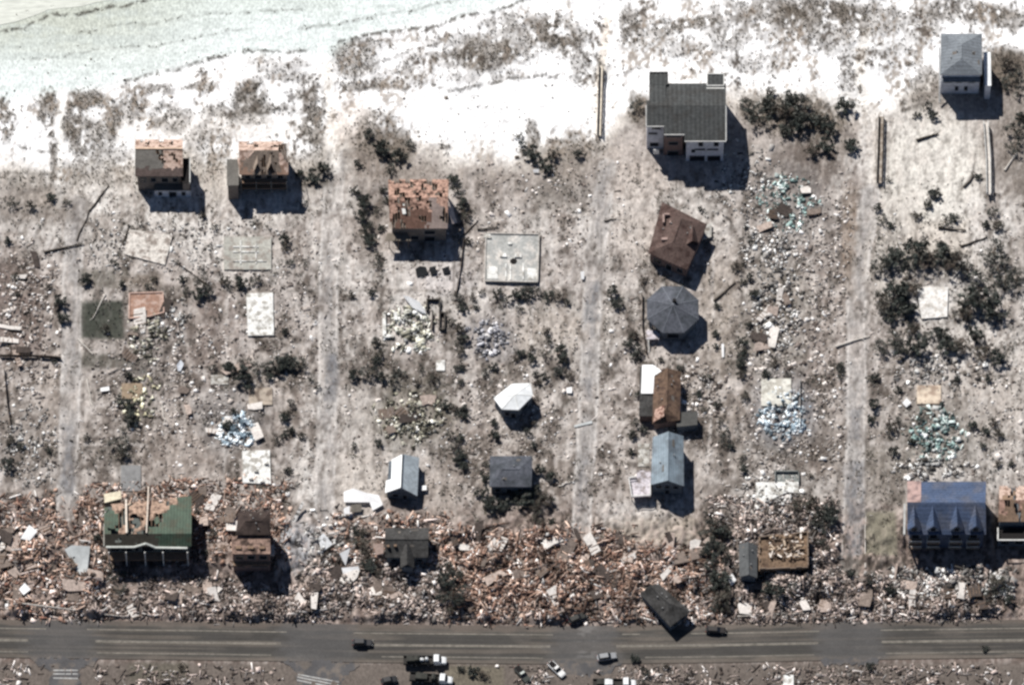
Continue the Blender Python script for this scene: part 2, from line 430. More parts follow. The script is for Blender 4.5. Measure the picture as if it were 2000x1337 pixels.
# surge tracks, fence lines and painted walkway pile shadows as dark seams
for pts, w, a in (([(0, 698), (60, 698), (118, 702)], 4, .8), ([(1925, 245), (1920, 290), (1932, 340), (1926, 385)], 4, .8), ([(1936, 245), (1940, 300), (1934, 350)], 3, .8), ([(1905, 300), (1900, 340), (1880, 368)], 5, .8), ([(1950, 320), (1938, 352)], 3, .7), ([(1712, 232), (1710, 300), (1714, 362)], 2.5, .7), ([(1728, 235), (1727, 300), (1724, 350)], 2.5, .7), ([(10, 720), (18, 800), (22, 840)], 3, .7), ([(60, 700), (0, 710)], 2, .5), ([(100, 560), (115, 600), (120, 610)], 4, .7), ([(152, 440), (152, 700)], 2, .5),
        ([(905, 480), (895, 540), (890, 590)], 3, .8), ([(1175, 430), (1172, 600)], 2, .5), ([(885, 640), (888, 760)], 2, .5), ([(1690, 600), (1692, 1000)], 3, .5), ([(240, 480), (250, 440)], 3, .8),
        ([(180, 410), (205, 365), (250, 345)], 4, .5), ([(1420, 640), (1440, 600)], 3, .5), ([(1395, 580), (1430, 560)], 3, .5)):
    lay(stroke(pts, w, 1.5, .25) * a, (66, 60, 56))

# dune scrub and wrack
def veg(mask, dens, c1=(112, 102, 91), c2=(76, 69, 62)):
    global VEG
    m = mask * sst(.33, .45, N_F1 * .45 + N_STREAK * .2 + N_SPK * .35)
    lay(m * .8 * dens, c1); lay(m * sst(.5, .62, N_SPK) * .7 * dens, c2)
    VEG = np.maximum(VEG, m * dens)
for cx, cy, rx, ry, d in ((1490, 215, 50, 34, .9), (1560, 225, 70, 42, .9), (1610, 240, 30, 30, .8), (1240, 215, 18, 26, .9), (1960, 130, 50, 40, .8), (182, 190, 42, 22, 1), (150, 230, 20, 45, .9), (225, 225, 14, 40, .9), (180, 265, 45, 35, .75), (88, 196, 16, 20, 1), (98, 225, 16, 30, .9), (104, 265, 10, 40, .8), (107, 310, 8, 40, .6),
        (15, 245, 20, 30, .95), (5, 208, 12, 12, .9), (300, 170, 45, 12, .8), (258, 215, 22, 26, .7), (330, 225, 40, 30, .7), (275, 190, 12, 30, .6), (390, 165, 35, 10, .8), (430, 215, 40, 22, .6), (490, 190, 36, 34, 1),
        (470, 230, 40, 18, .6), (560, 150, 60, 10, .6), (545, 125, 60, 18, .5), (615, 230, 26, 75, .95), (600, 175, 14, 14, .8), (540, 212, 50, 8, .6), (690, 120, 40, 35, .75), (730, 170, 60, 12, .9), (720, 90, 50, 12, .6),
        (790, 150, 60, 22, .5), (830, 120, 50, 22, .55), (900, 110, 50, 24, .7), (945, 100, 55, 34, .95), (880, 75, 60, 14, .5), (1010, 90, 40, 30, .6), (1100, 70, 48, 42, 1), (1060, 60, 40, 30, .6), (1000, 45, 60, 22, .6),
        (1230, 55, 26, 45, .9), (1280, 60, 40, 16, .8), (1350, 48, 50, 16, .9), (1300, 95, 70, 22, .5), (1420, 60, 50, 30, .6), (1460, 20, 90, 24, .55), (1600, 20, 70, 34, 1), (1590, 75, 50, 20, .7), (1550, 40, 40, 30, .7), (1660, 40, 30, 45, .8),
        (1720, 30, 40, 40, .7), (1800, 50, 40, 40, .6), (1900, 20, 90, 24, .8), (1960, 35, 60, 22, .8), (1740, 110, 50, 30, .5), (1800, 170, 40, 40, .7), (1660, 150, 20, 40, .5), (740, 270, 50, 50, .8), (790, 290, 30, 30, .8),
        (1035, 270, 14, 40, .8), (1130, 290, 50, 22, .7), (1520, 60, 60, 20, .5), (1500, 30, 60, 30, .5), (60, 350, 90, 24, .6), (200, 330, 80, 40, .55), (400, 300, 40, 60, .5), (560, 330, 90, 40, .4),
        (1640, 100, 60, 14, .4), (1490, 120, 70, 20, .45), (1390, 110, 60, 20, .4), (1150, 130, 40, 30, .5), (950, 150, 80, 12, .4)):
    veg(ell(cx, cy, rx, ry, 0, .35), d)
for pts, w, a in (([(150, 62), (260, 44), (420, 26), (600, 18)], 3, .45), ([(60, 120), (200, 96), (330, 84), (480, 60)], 3, .4), ([(0, 64), (50, 50), (95, 30), (160, 25), (210, 12), (290, 0), (380, -20)], 5, .9), ([(30, 24), (60, 18), (120, 12)], 6, .5), ([(250, 157), (300, 142), (350, 135), (420, 110), (500, 100), (600, 98)], 6, .85),
        ([(660, 82), (740, 65), (830, 55), (880, 38), (960, 22), (1030, 2)], 7, .9), ([(560, 66), (660, 48), (800, 20), (900, 0)], 3, .5), ([(640, 140), (760, 110), (860, 82)], 5, .5),
        ([(785, 176), (820, 158), (850, 170), (880, 180), (960, 160), (1075, 148), (1160, 152)], 6, .8), ([(40, 285), (70, 292), (100, 298)], 5, .8), ([(0, 205), (14, 225)], 6, .7), ([(1180, 155), (1230, 140), (1330, 110), (1400, 90)], 5, .5),
        ([(1500, 90), (1570, 80), (1620, 100), (1640, 80)], 6, .7), ([(1760, 215), (1840, 200)], 8, .7), ([(1790, 275), (1830, 262)], 7, .7), ([(500, 222), (545, 212), (560, 218)], 5, .7), ([(1410, 60), (1420, 100), (1450, 95)], 5, .5)):
    m = stroke(pts, w, 3, .45) * sst(.38, .5, N_SPK) * a
    lay(m, (74, 70, 64)); VEG = np.maximum(VEG, m * .6)
# scattered stalks all over the dunes and lots
dune = sst(YB + 120, YB, VV) * sst(YF - 10, YF + 30, VV) * (1 - .85 * ell(980, 215, 190, 60, 0, .3) - .0)
for th, w, c, s in ((.60, .1, (150, 138, 126), 1), (.68, .08, (84, 76, 70), 2)):
    lay(sst(th, th + w, N_SPK * .6 + vnoise(30, 46, 95 + s) * .4) * dune * .8, c)
VEG = np.maximum(VEG, sst(.64, .72, N_SPK * .6 + vnoise(30, 46, 97) * .4) * dune * .5)
VEG = np.maximum(VEG, mott * sst(.45, .62, N_F2) * .55 * sst(45, 60, np.abs(VV - 1254)))
land = sst(YB - 10, YB + 60, VV) * sst(1300, 1290, VV)
lay(sst(.60, .74, N_SPK) * land * .3, (208, 202, 196))
lay(sst(.40, .26, N_SPK) * land * .5, (96, 88, 82))
lay(sst(.56, .7, N_STREAK) * land * .3, (196, 186, 178))
lay(sst(.44, .3, N_STREAK) * land * .35, (104, 95, 88))
belt = sst(960, 1050, WV) * sst(1235, 1205, VV)
lay(sst(.52, .68, N_SPK) * belt * .5, (176, 156, 146)); lay(sst(.46, .3, N_SPK) * belt * .55, (60, 52, 48))
for x0, y0, x1, y1, col in ((158, 590, 240, 660, (66, 69, 62)), (1692, 1000, 1750, 1085, (120, 116, 102))): lay(rect(x0, y0, x1, y1, 4, .2) * .8, col)
P *= (0.90 + 0.2 * N_FINE)[..., None]

# ------------------------------------------------------------------ the ground's relief
HZ = ((fbm(90, 200, 3) - .5) * 1.1 + (fbm(24, 210, 3) - .5) * .55 + (N_FINE - .5) * .22) * (0.35 + .65 * sst(YB + 90, YB - 20, VV) * sst(YF - 20, YF + 30, VV)) + VEG * .12
HZ += land * (N_SPK - .5) * .2 + belt * (N_SPK - .5) * .5
HZ += belt * np.clip(fbm(48, 350, 3) - .42, 0, 1) * 5.5 + inland * (MOT2 - .5) * .3
BASE = np.zeros_like(HZ)
for x0, y0, x1, y1 in ((1476, 1036, 1584, 1122), (1436, 1060, 1486, 1136), (200, 960, 380, 1110), (452, 1000, 534, 1135), (744, 1025, 842, 1112), (1246, 1140, 1352, 1226), (1766, 940, 1930, 1105), (1944, 945, 2060, 1100),
        (243, 446, 338, 518), (435, 460, 532, 528), (480, 570, 537, 657), (470, 876, 531, 946), (945, 453, 1056, 553), (1485, 737, 1547, 794), (1474, 918, 1562, 980), (1789, 750, 1840, 790), (250, 570, 322, 624), (236, 746, 280, 780),
        (234, 906, 277, 960), (410, 730, 448, 752), (484, 755, 534, 792), (1528, 1315, 1552, 1346), (850, 701, 871, 725), (1240, 860, 1275, 915), (155, 586, 242, 664)):
    BASE = np.maximum(BASE, rect(x0, y0, x1, y1, 5, 0))
for s_ in STREETS: BASE = np.maximum(BASE, .8 * sst(28, 20, dist_line(s_)))
HZ = HZ * (1 - BASE) + np.clip(HZ, -.1, .06) * BASE
HZ *= 1 - .8 * sst(YF, YF - 30, VV)
ROADC = [(-700, 1240), (-150, 1246), (0, 1249), (400, 1254), (750, 1259), (1100, 1262), (1400, 1259), (1700, 1253), (2000, 1249), (2150, 1247), (2700, 1240)]
rc = np.interp(UU, [p[0] for p in ROADC], [p[1] for p in ROADC])
FLAT = sst(56, 44, np.abs(VV - rc - 2))
HZ = HZ * (1 - FLAT) - .12 * FLAT

def sample(A, px, py):
    x = np.clip((np.asarray(px, float) - U0) / RS, 0, NU - 1.001); y = np.clip((np.asarray(py, float) - V0) / RS, 0, NV - 1.001)
    xi, yi = x.astype(int), y.astype(int); fx, fy = x - xi, y - yi
    if A.ndim == 3: fx, fy = fx[..., None], fy[..., None]
    return (A[yi, xi] * (1 - fx) + A[yi, xi + 1] * fx) * (1 - fy) + (A[yi + 1, xi] * (1 - fx) + A[yi + 1, xi + 1] * fx) * fy

def hz(x, y):
    u, v = PX(np.asarray(x, float), np.asarray(y, float))
    return sample(HZ, u, v)

def set_albedo(me, cols):
    a = me.color_attributes.new("albedo", 'FLOAT_COLOR', 'POINT')
    c = np.ones((len(me.vertices), 4), np.float32); c[:, :3] = cols
    a.data.foreach_set("color", c.ravel())

def grid_mesh(name, X, Y, Z, cols, m, smooth=True):
    nv, nu = X.shape
    me = bpy.data.meshes.new(name)
    me.vertices.add(nv * nu)
    me.vertices.foreach_set("co", np.stack([X, Y, Z], -1).astype(np.float32).ravel())
    i = np.arange(nv * nu).reshape(nv, nu)
    q = np.stack([i[:-1, :-1], i[:-1, 1:], i[1:, 1:], i[1:, :-1]], -1).reshape(-1, 4)
    me.loops.add(q.size); me.loops.foreach_set("vertex_index", q.ravel().astype(np.int32))
    me.polygons.add(len(q)); me.polygons.foreach_set("loop_start", (np.arange(len(q)) * 4).astype(np.int32))
    me.polygons.foreach_set("use_smooth", np.full(len(q), smooth))
    me.update(); me.validate()
    set_albedo(me, cols)
    me.materials.append(m)
    o = bpy.data.objects.new(name, me); COL.objects.link(o)
    return o

far = np.array([2500, 1200, 600, 300, 190, 155])
xs = np.concatenate([-far, np.arange(-145, 145.1, .4), far[::-1]])
ys = np.concatenate([-far, np.arange(-122, 122.1, .4), far[::-1]])
GX, GY = np.meshgrid(xs, ys)
gu, gv = PX(GX, GY)
gz = sample(HZ, gu, gv); gz[(np.abs(GX) > 150) | (np.abs(GY) > 125)] = -.1
ground = grid_mesh("ground", GX, GY, gz, sample(P, gu, gv).reshape(-1, 3), GROUND_M)
meta(ground, kind="structure")

# ------------------------------------------------------------------ the sea in the corner
m, nt, b = new_mat("pale_sea_water", 0.25)
b.inputs["Base Color"].default_value = (*lin((176, 182, 166)), 1)
c = tint(nt, tuple(float(x) for x in lin((214, 217, 208))), noise_fac(nt, .25, .85, 1.15, 4, (1, 4, 1)))
nt.links.new(c, b.inputs["Base Color"])
bp = nd(nt, "ShaderNodeBump"); bp.inputs["Distance"].default_value = .25; bp.inputs["Strength"].default_value = .5
nt.links.new(noise_fac(nt, .8, 0, 1, 4, (.5, 1.5, 1), 0, 1), bp.inputs["Height"]); nt.links.new(bp.outputs[0], b.inputs["Normal"])
mb = MB()
shore = [(-900, 330), (-120, 82), (0, 49), (28, 44), (50, 37), (75, 28), (95, 19), (130, 16), (160, 13), (185, 6), (210, 1), (250, -6), (290, -12), (380, -22), (900, -150), (2600, -500)]
pts = [W(x, y, .0) for x, y in shore]
pts = [Vector((p.x, p.y, .07)) for p in pts]
for a, b2 in zip(pts, pts[1:]):
    mb.poly([a, b2, Vector((b2.x, 2400, .07)), Vector((a.x, 2400, .07))])
sea = mb.build("sea_water", m); meta(sea, kind="structure")

# ------------------------------------------------------------------ the highway
uu = np.concatenate([[-600, -400], np.arange(-200, 2201, 4), [2400, 2600]])
ww = np.linspace(-40, 34, 38)
RU, RW = np.meshgrid(uu, ww)
RC = np.interp(RU, [p[0] for p in ROADC], [p[1] for p in ROADC])
rx, ry = Wn(RU, RC + RW)
def rn(cu, cv, s): return vnoise(cu, cv, s, RU, RW * 1.0 + 500)
rcol = np.empty(RU.shape + (3,)); rcol[:] = lin((76, 74, 71))
def rlay(mk, c):
    global rcol
    rcol = rcol * (1 - mk[..., None]) + lin(c) * mk[..., None]
rlay(sst(.6, .8, rn(60, 14, 14)) * .35, (112, 106, 100))
for c0 in (-15, -8, 8, 15): rlay(np.exp(-((RW - c0) / 2.4) ** 2) * .5, (62, 60, 58))
rlay(sst(-26, -34, RW + (rn(30, 5, 5) - .5) * 12) * .8, (106, 97, 90)); rlay(sst(24, 30, RW + (rn(40, 5, 6) - .5) * 8) * .7, (112, 104, 96))
rlay(sst(.5, .75, rn(200, 4, 7)) * .45, (116, 108, 100)); rlay(sst(.55, .8, rn(40, 8, 8)) * .3, (74, 72, 70))
for c0, wd in ((120, 62), (622, 72), (1140, 62), (1662, 60)):
    rlay(sst(wd + 26, wd - 16, np.abs(RU - c0) + (rn(14, 6, 9) - .5) * 30) * .6, (90, 89, 89))
rlay(sst(30, 5, np.abs(RU - 1145)) * sst(.5, .7, rn(10, 5, 12)) * .6, (122, 120, 118))
rcol *= (.93 + .14 * rn(6, 3, 11))[..., None]
road = grid_mesh("road", rx, ry, np.full(rx.shape, .02), rcol.reshape(-1, 3), ROAD_M)
meta(road, kind="structure")

def strip(mb, x0, x1, off, w, z=.028, step=12):
    n = max(1, int((x1 - x0) / step))
    for i in range(n):
        a, b = x0 + (x1 - x0) * i / n, x0 + (x1 - x0) * (i + 1) / n
        ca, cb = (np.interp(t, [p[0] for p in ROADC], [p[1] for p in ROADC]) for t in (a, b))
        P4 = [W(a, ca + off - w / 2), W(b, cb + off - w / 2), W(b, cb + off + w / 2), W(a, ca + off + w / 2)]
        mb.poly([Vector((p.x, p.y, z)) for p in P4])
mb = MB()
for x0, x1 in ((-200, 55), (186, 548), (728, 1075), (1204, 1598), (1722, 2200)):
    strip(mb, x0, x1, -1.2, 1.6); strip(mb, x0, x1, 1.2, 1.6)
for x0, x1 in ((-200, 55), (188, 530), (745, 1060), (1260, 1590), (1730, 2200)):
    strip(mb, x0, x1, 22.5, 1.5)
for x0, x1 in ((-200, 90), (170, 560), (690, 1080), (1215, 1250), (1350, 1600), (1720, 2200)):
    strip(mb, x0, x1, -23, 1.6)
# ladder bars where the streets meet the highway
meta(mb.build("road_markings", PAINT_M), kind="structure")
mb = MB()
for bx0, by0, bx1, by1 in ((104, 1308, 152, 1308), (104, 1315, 152, 1315), (104, 1323, 152, 1324), (582, 1316, 662, 1331), (581, 1321, 661, 1337), (580, 1327, 660, 1343)):
    mb.poly([Vector((*Wn(x, y)[0:2], .036)) for x, y in ((bx0, by0 - 1.1), (bx1, by1 - 1.1), (bx1, by1 + 1.1), (bx0, by0 + 1.1))])
meta(mb.build("crossing_bars", mat("crossing_paint", (196, 196, 194), n1=(1.2, .6, 1.1))), kind="structure")

def rough_poly(pts, amp=2.0, step=8):
    out = []
    for (ax, ay), (bx, by) in zip(pts, pts[1:] + pts[:1]):
        n = max(1, int(math.hypot(bx - ax, by - ay) / step))
        for i in range(n):
            t = i / n
            out.append((ax + (bx - ax) * t + R.uniform(-amp, amp), ay + (by - ay) * t + R.uniform(-amp, amp)))
    return out
mb = MB()
for pts in ([(55, 1282), (190, 1286), (178, 1298), (156, 1304), (156, 1345), (100, 1345), (98, 1306), (75, 1298)],
            [(545, 1288), (705, 1292), (690, 1304), (672, 1318), (660, 1350), (574, 1350), (580, 1312), (565, 1300)],
            [(1062, 1292), (1215, 1292), (1195, 1306), (1180, 1345), (1108, 1345), (1100, 1312), (1085, 1300)],
            [(1600, 1286), (1720, 1284), (1715, 1296), (1610, 1298)]):
    p3 = [Vector((*Wn(x, y), .03)) for x, y in rough_poly(pts, 4.5, 6)]
    mb.slab(p3, .4)
meta(mb.build("side_street", ASPH_M), kind="structure")

# ------------------------------------------------------------------ building kit
def q(*pz):
    """photo pixels with heights -> points"""
    return [W(*p) for p in pz]

def inset(pts, d):
    c = sum((Vector(p) for p in pts), Vector()) / len(pts)
    out = []
    n = len(pts)
    for i in range(n):
        a, b, e = Vector(pts[i - 1]), Vector(pts[i]), Vector(pts[(i + 1) % n])
        u, v = (a - b).normalized(), (e - b).normalized()
        s = (u + v)
        s = s / max(abs(u.cross(v).z), .3) if s.length > .05 else (c - b).normalized()
        out.append(b + s * d)
    return out

def walls(par, eave, z0, z1, m, over=.45, name="wall"):
    mb = MB(); e = inset(eave, over)
    mb.prism([(p[0], p[1]) for p in e], z0, z1)
    return mb.build(name, m, par), e

def window(par, a, b, t0, t1, z0, z1, frame=FRAME_M, name="window", pane="pane", glass=None):
    """a framed opening on the wall running from a to b (left to right seen from outside)"""
    a, b = Vector((a[0], a[1], 0)), Vector((b[0], b[1], 0))
    d = b - a; n = Vector((d.y, -d.x, 0)).normalized()
    p0, p1 = a + d * t0, a + d * t1
    z = Vector((0, 0, 1))
    mb = MB()
    o = n * .06
    for s, e in ((p0 + o + z * z0, p1 + o + z * z0), (p0 + o + z * z1, p1 + o + z * z1), (p0 + o + z * z0, p0 + o + z * z1), (p1 + o + z * z0, p1 + o + z * z1)):
        mb.bar(s, e, .14, .14)
    f = mb.build(name, frame, par)
    mb = MB()
    mb.poly([p0 + n * .03 + z * z0, p1 + n * .03 + z * z0, p1 + n * .03 + z * z1, p0 + n * .03 + z * z1])
    g = mb.build(pane, glass or GLASS_M, f)
    return f

def wins(par, a, b, specs, **k):
    for s in specs: window(par, a, b, *s, **k)

def mid(a, b, t=.5): return Vector(a) * (1 - t) + Vector(b) * t

def up(p, z): return Vector((p[0], p[1], z))

VENT_M = mat("vent_metal", (150, 150, 150), n1=None, n2=None)
PATCH_M = mat("stripped_patch", (112, 106, 100), n1=(2, .7, 1.2))

def gable(par, A, B, Cc, D, r, axis, roof_m, wall_m, z0=-.4, over=.45, th=.22, hip=(0, 0), edge=None):
    """A,B,C,D eave corners (far left, far right, near right, near left); ridge at height r"""
    h = A[2]
    if axis == 'ns': e1, e2 = (A, B), (D, Cc)
    else: e1, e2 = (D, A), (Cc, B)
    m1, m2 = up(mid(*e1), r), up(mid(*e2), r)
    r1, r2 = mid(m1, m2, hip[0]), mid(m1, m2, 1 - hip[1])
    w, foot = walls(par, [A, B, Cc, D], z0, h - th, wall_m, over)
    mb = MB()
    mb.slab([e1[0], r1, r2, e2[0]], th, 0, 1)
    mb.slab([e1[1], e2[1], r2, r1], th, 0, 1)
    if hip[0] > 0: mb.slab([e1[0], e1[1], r1], th, 0, 1)
    if hip[1] > 0: mb.slab([e2[1], e2[0], r2], th, 0, 1)
    roof = mb.build("roof", [roof_m, edge or WHITE_TRIM], par)
    g = MB()
    for (a, b), mm, hp in ((e1, m1, hip[0]), (e2, m2, hip[1])):
        if hp > 0: continue
        inn = (mid(m1, m2) - mm).normalized() * over
        a2, b2 = mid(a, b, .06) + inn, mid(a, b, .94) + inn
        g.poly([up(a2, h - th), up(b2, h - th), up(mid(a2, b2), h - th + (r - h) * .88)])
        a3, b3, = a2 - inn * .02, b2 - inn * .02
    if g.v: g.build("gable_wall", wall_m, par)
    # a ridge cap
    mb = MB(); mb.bar(up(r1, r + .03), up(r2, r + .03), .35, .08)
    mb.build("ridge_cap", roof_m, roof)
    cs = (e1[0], r1, r2, e2[0]), (e1[1], r1, r2, e2[1])
    for side in cs:
        def on(u, v, dz): p = mid(mid(side[0], side[3], u), mid(side[1], side[2], u), v); return Vector((p.x, p.y, p.z + dz))
        for _ in range(R.choice([1, 2])):
            u, v = R.uniform(.2, .8), R.uniform(.3, .8)
            mb = MB(); p = on(u, v, 0); mb.tube((p.x, p.y, p.z - .3), (p.x, p.y, p.z + .45), .16, .16, 8); mb.build("vent_pipe", VENT_M, roof)
        for _ in range(R.choice([0, 1, 2])):
            u, v, du, dv = R.uniform(.05, .75), R.uniform(.1, .7), R.uniform(.06, .2), R.uniform(.08, .25)
            mb = MB(); mb.slab([on(u, v, .03), on(u + du, v + R.uniform(-.03, .03), .03), on(u + du * .8, v + dv, .03), on(u + .01, v + dv * .9, .03)], .05); mb.build("bare_patch", PATCH_M, roof)
    return roof, foot

def flat_box(par, pts, z0, z1, wall_m, roof_m, name="wing", rname="flat_roof", over=.2):
    w, f = walls(par, pts, z0, z1 - .15, wall_m, over, name)
    mb = MB(); mb.slab([up(p, z1) for p in pts], .15)
    r = mb.build(rname, roof_m, w)
    return w, f, r

def torn_slope(par, A, B, Cc, D, rows, mats, raft_m=None, raft=True):
    """a roof slope of panels, A-B the upper edge and D-C the lower; each letter says what is left there"""
    raft_m = raft_m or WOOD_M
    big = rows; n0, m0 = len(rows), len(rows[0])
    rows = [[big[min(n0 - 1, max(0, (j + R.choice((0, 0, 0, 0, 1, -1))) // 2))][min(m0 - 1, max(0, (i + R.choice((0, 0, 0, 0, 1, -1))) // 2))] for i in range(m0 * 2)] for j in range(n0 * 2)]
    nr, nc = len(rows), len(rows[0])
    JU = [[0 if i in (0, nc) else R.uniform(-.34, .34) / nc for i in range(nc + 1)] for j in range(nr + 1)]
    JV = [[0 if j in (0, nr) else R.uniform(-.34, .34) / nr for i in range(nc + 1)] for j in range(nr + 1)]
    def pt(u, v, dz=0.0):
        p = mid(mid(A, B, u), mid(D, Cc, u), v); return Vector((p.x, p.y, p.z + dz))
    NM = {'s': "shingles", 'p': "bare_sheathing", 'g': "green_roofing", 'b': "darker_roofing"}
    seen = set()
    for j0 in range(nr):
        for i0 in range(nc):
            ch = rows[j0][i0]
            if ch == '.' or (i0, j0) in seen: continue
            stack, cells = [(i0, j0)], []
            seen.add((i0, j0))
            while stack:                                     # every unbroken piece of roof is a part of its own
                i, j = stack.pop(); cells.append((i, j))
                for a, b in ((i + 1, j), (i - 1, j), (i, j + 1), (i, j - 1)):
                    if 0 <= a < nc and 0 <= b < nr and rows[b][a] == ch and (a, b) not in seen: seen.add((a, b)); stack.append((a, b))
            mb = MB()
            dz = {'s': .0, 'p': -.05}.get(ch, -.02)
            for i, j in cells:
                P4 = [pt(a / nc + JU[b][a], b / nr + JV[b][a]) for a, b in ((i, j), (i + 1, j), (i + 1, j + 1), (i, j + 1))]
                mb.slab([Vector((p.x, p.y, p.z + dz + R.uniform(-.012, .012))) for p in P4], .07)
            mb.build(NM.get(ch, "roof_panel"), mats[ch], par)
    if raft:
        mb = MB(); k = nc
        for i in range(k + 1):
            if R.random() < .1: continue
            v0, v1 = (0, 1) if R.random() < .75 else (R.uniform(0, .4), 1)
            mb.bar(pt(i / k, v0, -.2), pt(i / k, v1, -.2), .12, .2)
        mb.build("rafters", raft_m, par)

def litter(par, poly, z, n, cols, name="wreckage", size=(.3, 1.6), hh=.5):
    """broken boards lying loose inside a wrecked shell, one heap"""
    mb = MB(); mats = [mat("wreck_%02d" % i, c, n2=None) for i, c in enumerate(cols)]
    xs_ = [p[0] for p in poly]; ys_ = [p[1] for p in poly]
    for _ in range(n):
        x, y = R.uniform(min(xs_), max(xs_)), R.uniform(min(ys_), max(ys_))
        a = R.choice([0, math.pi / 2]) + R.gauss(0, .5); L = R.uniform(*size) / 2; w = R.uniform(.1, .5)
        zz = z + R.random() * hh
        d = Vector((math.cos(a) * L, math.sin(a) * L, R.uniform(-.15, .15)))
        c = Vector((x, y, zz))
        mb.bar(c - d, c + d, w, R.uniform(.04, .15), R.randrange(len(cols)))
    return meta(mb.build(name, mats, par), kind="stuff")

ROOF_DG = mat("dark_grey_roofing", (80, 82, 82), n1=(1.3, .72, 1.2), seams=(.26, 'X', .2), dirt=((68, 68, 67), .25))
ROOF_SL = mat("slate_roofing", (93, 96, 104), n1=(1.5, .65, 1.22), dirt=((76, 80, 86), .3))
ROOF_RB = mat("red_brown_shingles", (98, 82, 77), n1=(1.7, .62, 1.28), dirt=((74, 58, 54), .35))
ROOF_BG = mat("blue_grey_metal", (138, 152, 162), rough=.55, n1=(1.0, .85, 1.1), seams=(.5, 'X', .14), dirt=((120, 130, 138), .3))
ROOF_WH = mat("white_metal_roofing", (246, 249, 250), rough=.5, n1=(1, .9, 1.05), seams=(1.5, 'X', .06))
ROOF_GT = mat("shaded_teal_metal", (180, 190, 196), rough=.5, seams=(1.5, 'X', .1))
ROOF_GN = mat("green_metal", (76, 92, 78), rough=.6, seams=(.4, 'X', .2), dirt=((80, 84, 70), .4))
ROOF_BR = mat("dark_brown_shingles", (70, 60, 56), n1=(1.5, .7, 1.25), dirt=((52, 44, 42), .4))
ROOF_CH = mat("charcoal_shingles", (74, 73, 72), n1=(1.6, .6, 1.3), dirt=((58, 57, 56), .35))
ROOF_GR = mat("grey_shingles", (112, 109, 104), n1=(1.3, .8, 1.15))
ROOF_BL = mat("blue_shingles", (77, 91, 117), n1=(1.6, .75, 1.2), seams=(.32, 'Y', .16), dirt=((90, 96, 112), .2))
ROOF_LG = mat("light_grey_roofing", (128, 134, 140), n1=(1.6, .75, 1.15), seams=(.32, 'Y', .14))
DECK_M = mat("pale_deck", (214, 208, 214), n1=(1.6, .6, 1.15), dirt=((150, 140, 138), .6))
DARK_M = mat("dark_opening", (34, 32, 32), n1=None, n2=None)

# ---------------------------------------------------------------- the big beach house
t = thing("beach_house", "large dark grey roofed beach house with white eave trim, biggest roof in the photo", "house", W(1340, 262))
ridge = 12.6
def bh(x0, x1, ys, zs, yn=163, zn=10.9, tag="roof"):
    rl, rr = W(x0, 206, ridge), W(x1, 206, ridge)
    mb = MB()
    mb.slab([W(x0, yn, zn), W(x1, yn, zn), rr, rl], .25, 0, 1)
    mb.slab([rl, rr, W(x1, ys, zs), W(x0, ys, zs)], .25, 0, 1)
    o = mb.build("roof", [ROOF_DG, WHITE_TRIM], t)
    f = MB(); f.bar(W(x0, ys, zs - .1) - Vector((0, .08, 0)), W(x1, ys, zs - .1) - Vector((0, .08, 0)), .16, .36)
    f.build("fascia", WHITE_TRIM, o)
bh(1262, 1297, 247, 11.3, 196, 12.2); bh(1297, 1337, 263, 10.8, 163); bh(1337, 1418, 276, 10.2, 163)
for x0, x1, ys, zs, yn, m_, dz in ((1264, 1297, 247, 11.3, 200, SIDING_G, 0), (1298, 1334, 263, 10.8, 168, SIDING_B, 0), (1341, 1414, 276, 10.2, 168, SIDING_G, 0)):
    a, b_, c_, d_ = W(x0, yn, zs), W(x1, yn, zs), W(x1, ys, zs), W(x0, ys, zs)
    c_, d_ = c_ + Vector((0, .5, 0)), d_ + Vector((0, .5, 0))
    mb = MB(); mb.prism([(p[0], p[1]) for p in (a, b_, c_, d_)], -.4, zs - .3); mb.build("wall", m_, t)
    if m_ is SIDING_G and x0 > 1300:
        wins(t, d_, c_, [(.14, .24, 4.2, 5.6), (.22, .5, 5.3, 5.9), (.56, .86, 5.3, 5.9), (.33, .44, 7.2, 9.3), (.74, .86, 7.2, 9.3), (.1, .5, .2, 2.5), (.58, .92, .2, 2.5)])
    elif m_ is SIDING_G:
        wins(t, d_, c_, [(.1, .6, 6.9, 7.6), (.3, .8, 9.3, 10.4), (.2, .7, 1.2, 2.8)])
    else:
        wins(t, d_, c_, [(.1, .9, 9.0, 10.0), (.25, .75, 5.2, 6.6), (.2, .8, .1, 2.3)])
mb = MB(); mb.bar(W(1276, 300, 3.4) + Vector((0, -.1, 1)), W(1287, 300, 3.4) + Vector((0, -.1, 1)), .2, 2.0); mb.build("stair_panel", WHITE_TRIM, t)
for x in (1262, 1418):
    mb = MB(); mb.bar(W(x, 206, ridge - .05), W(x, 247 if x < 1300 else 276, 11.25 if x < 1300 else 10.15), .22, .34); mb.build("rake_trim", WHITE_TRIM, t)
for x0, x1, y0, y1 in ((1269, 1304, 142, 166), (1381, 1414, 145, 168)):
    pts = q((x0, y0, 11.4), (x1, y0, 11.4), (x1, y1, 11.4), (x0, y1, 11.4))
    w, f, r_ = flat_box(t, pts, -.4, 11.4, SIDING_G, ROOF_DG, "turret", "turret_roof")
    rim = MB()
    for a, b_ in ((pts[0], pts[1]), (pts[1], pts[2]), (pts[2], pts[3]), (pts[3], pts[0])): rim.bar(up(a, 11.5), up(b_, 11.5), .25, .3)
    rim.build("parapet", WHITE_TRIM if x0 > 1300 else ROOF_DG, w)
mb = MB(); mb.slab(q((1380, 171, 11.3), (1415, 171, 11.3), (1415, 178, 11.3), (1380, 178, 11.3)), .2); mb.build("ledge", WHITE_TRIM, t)
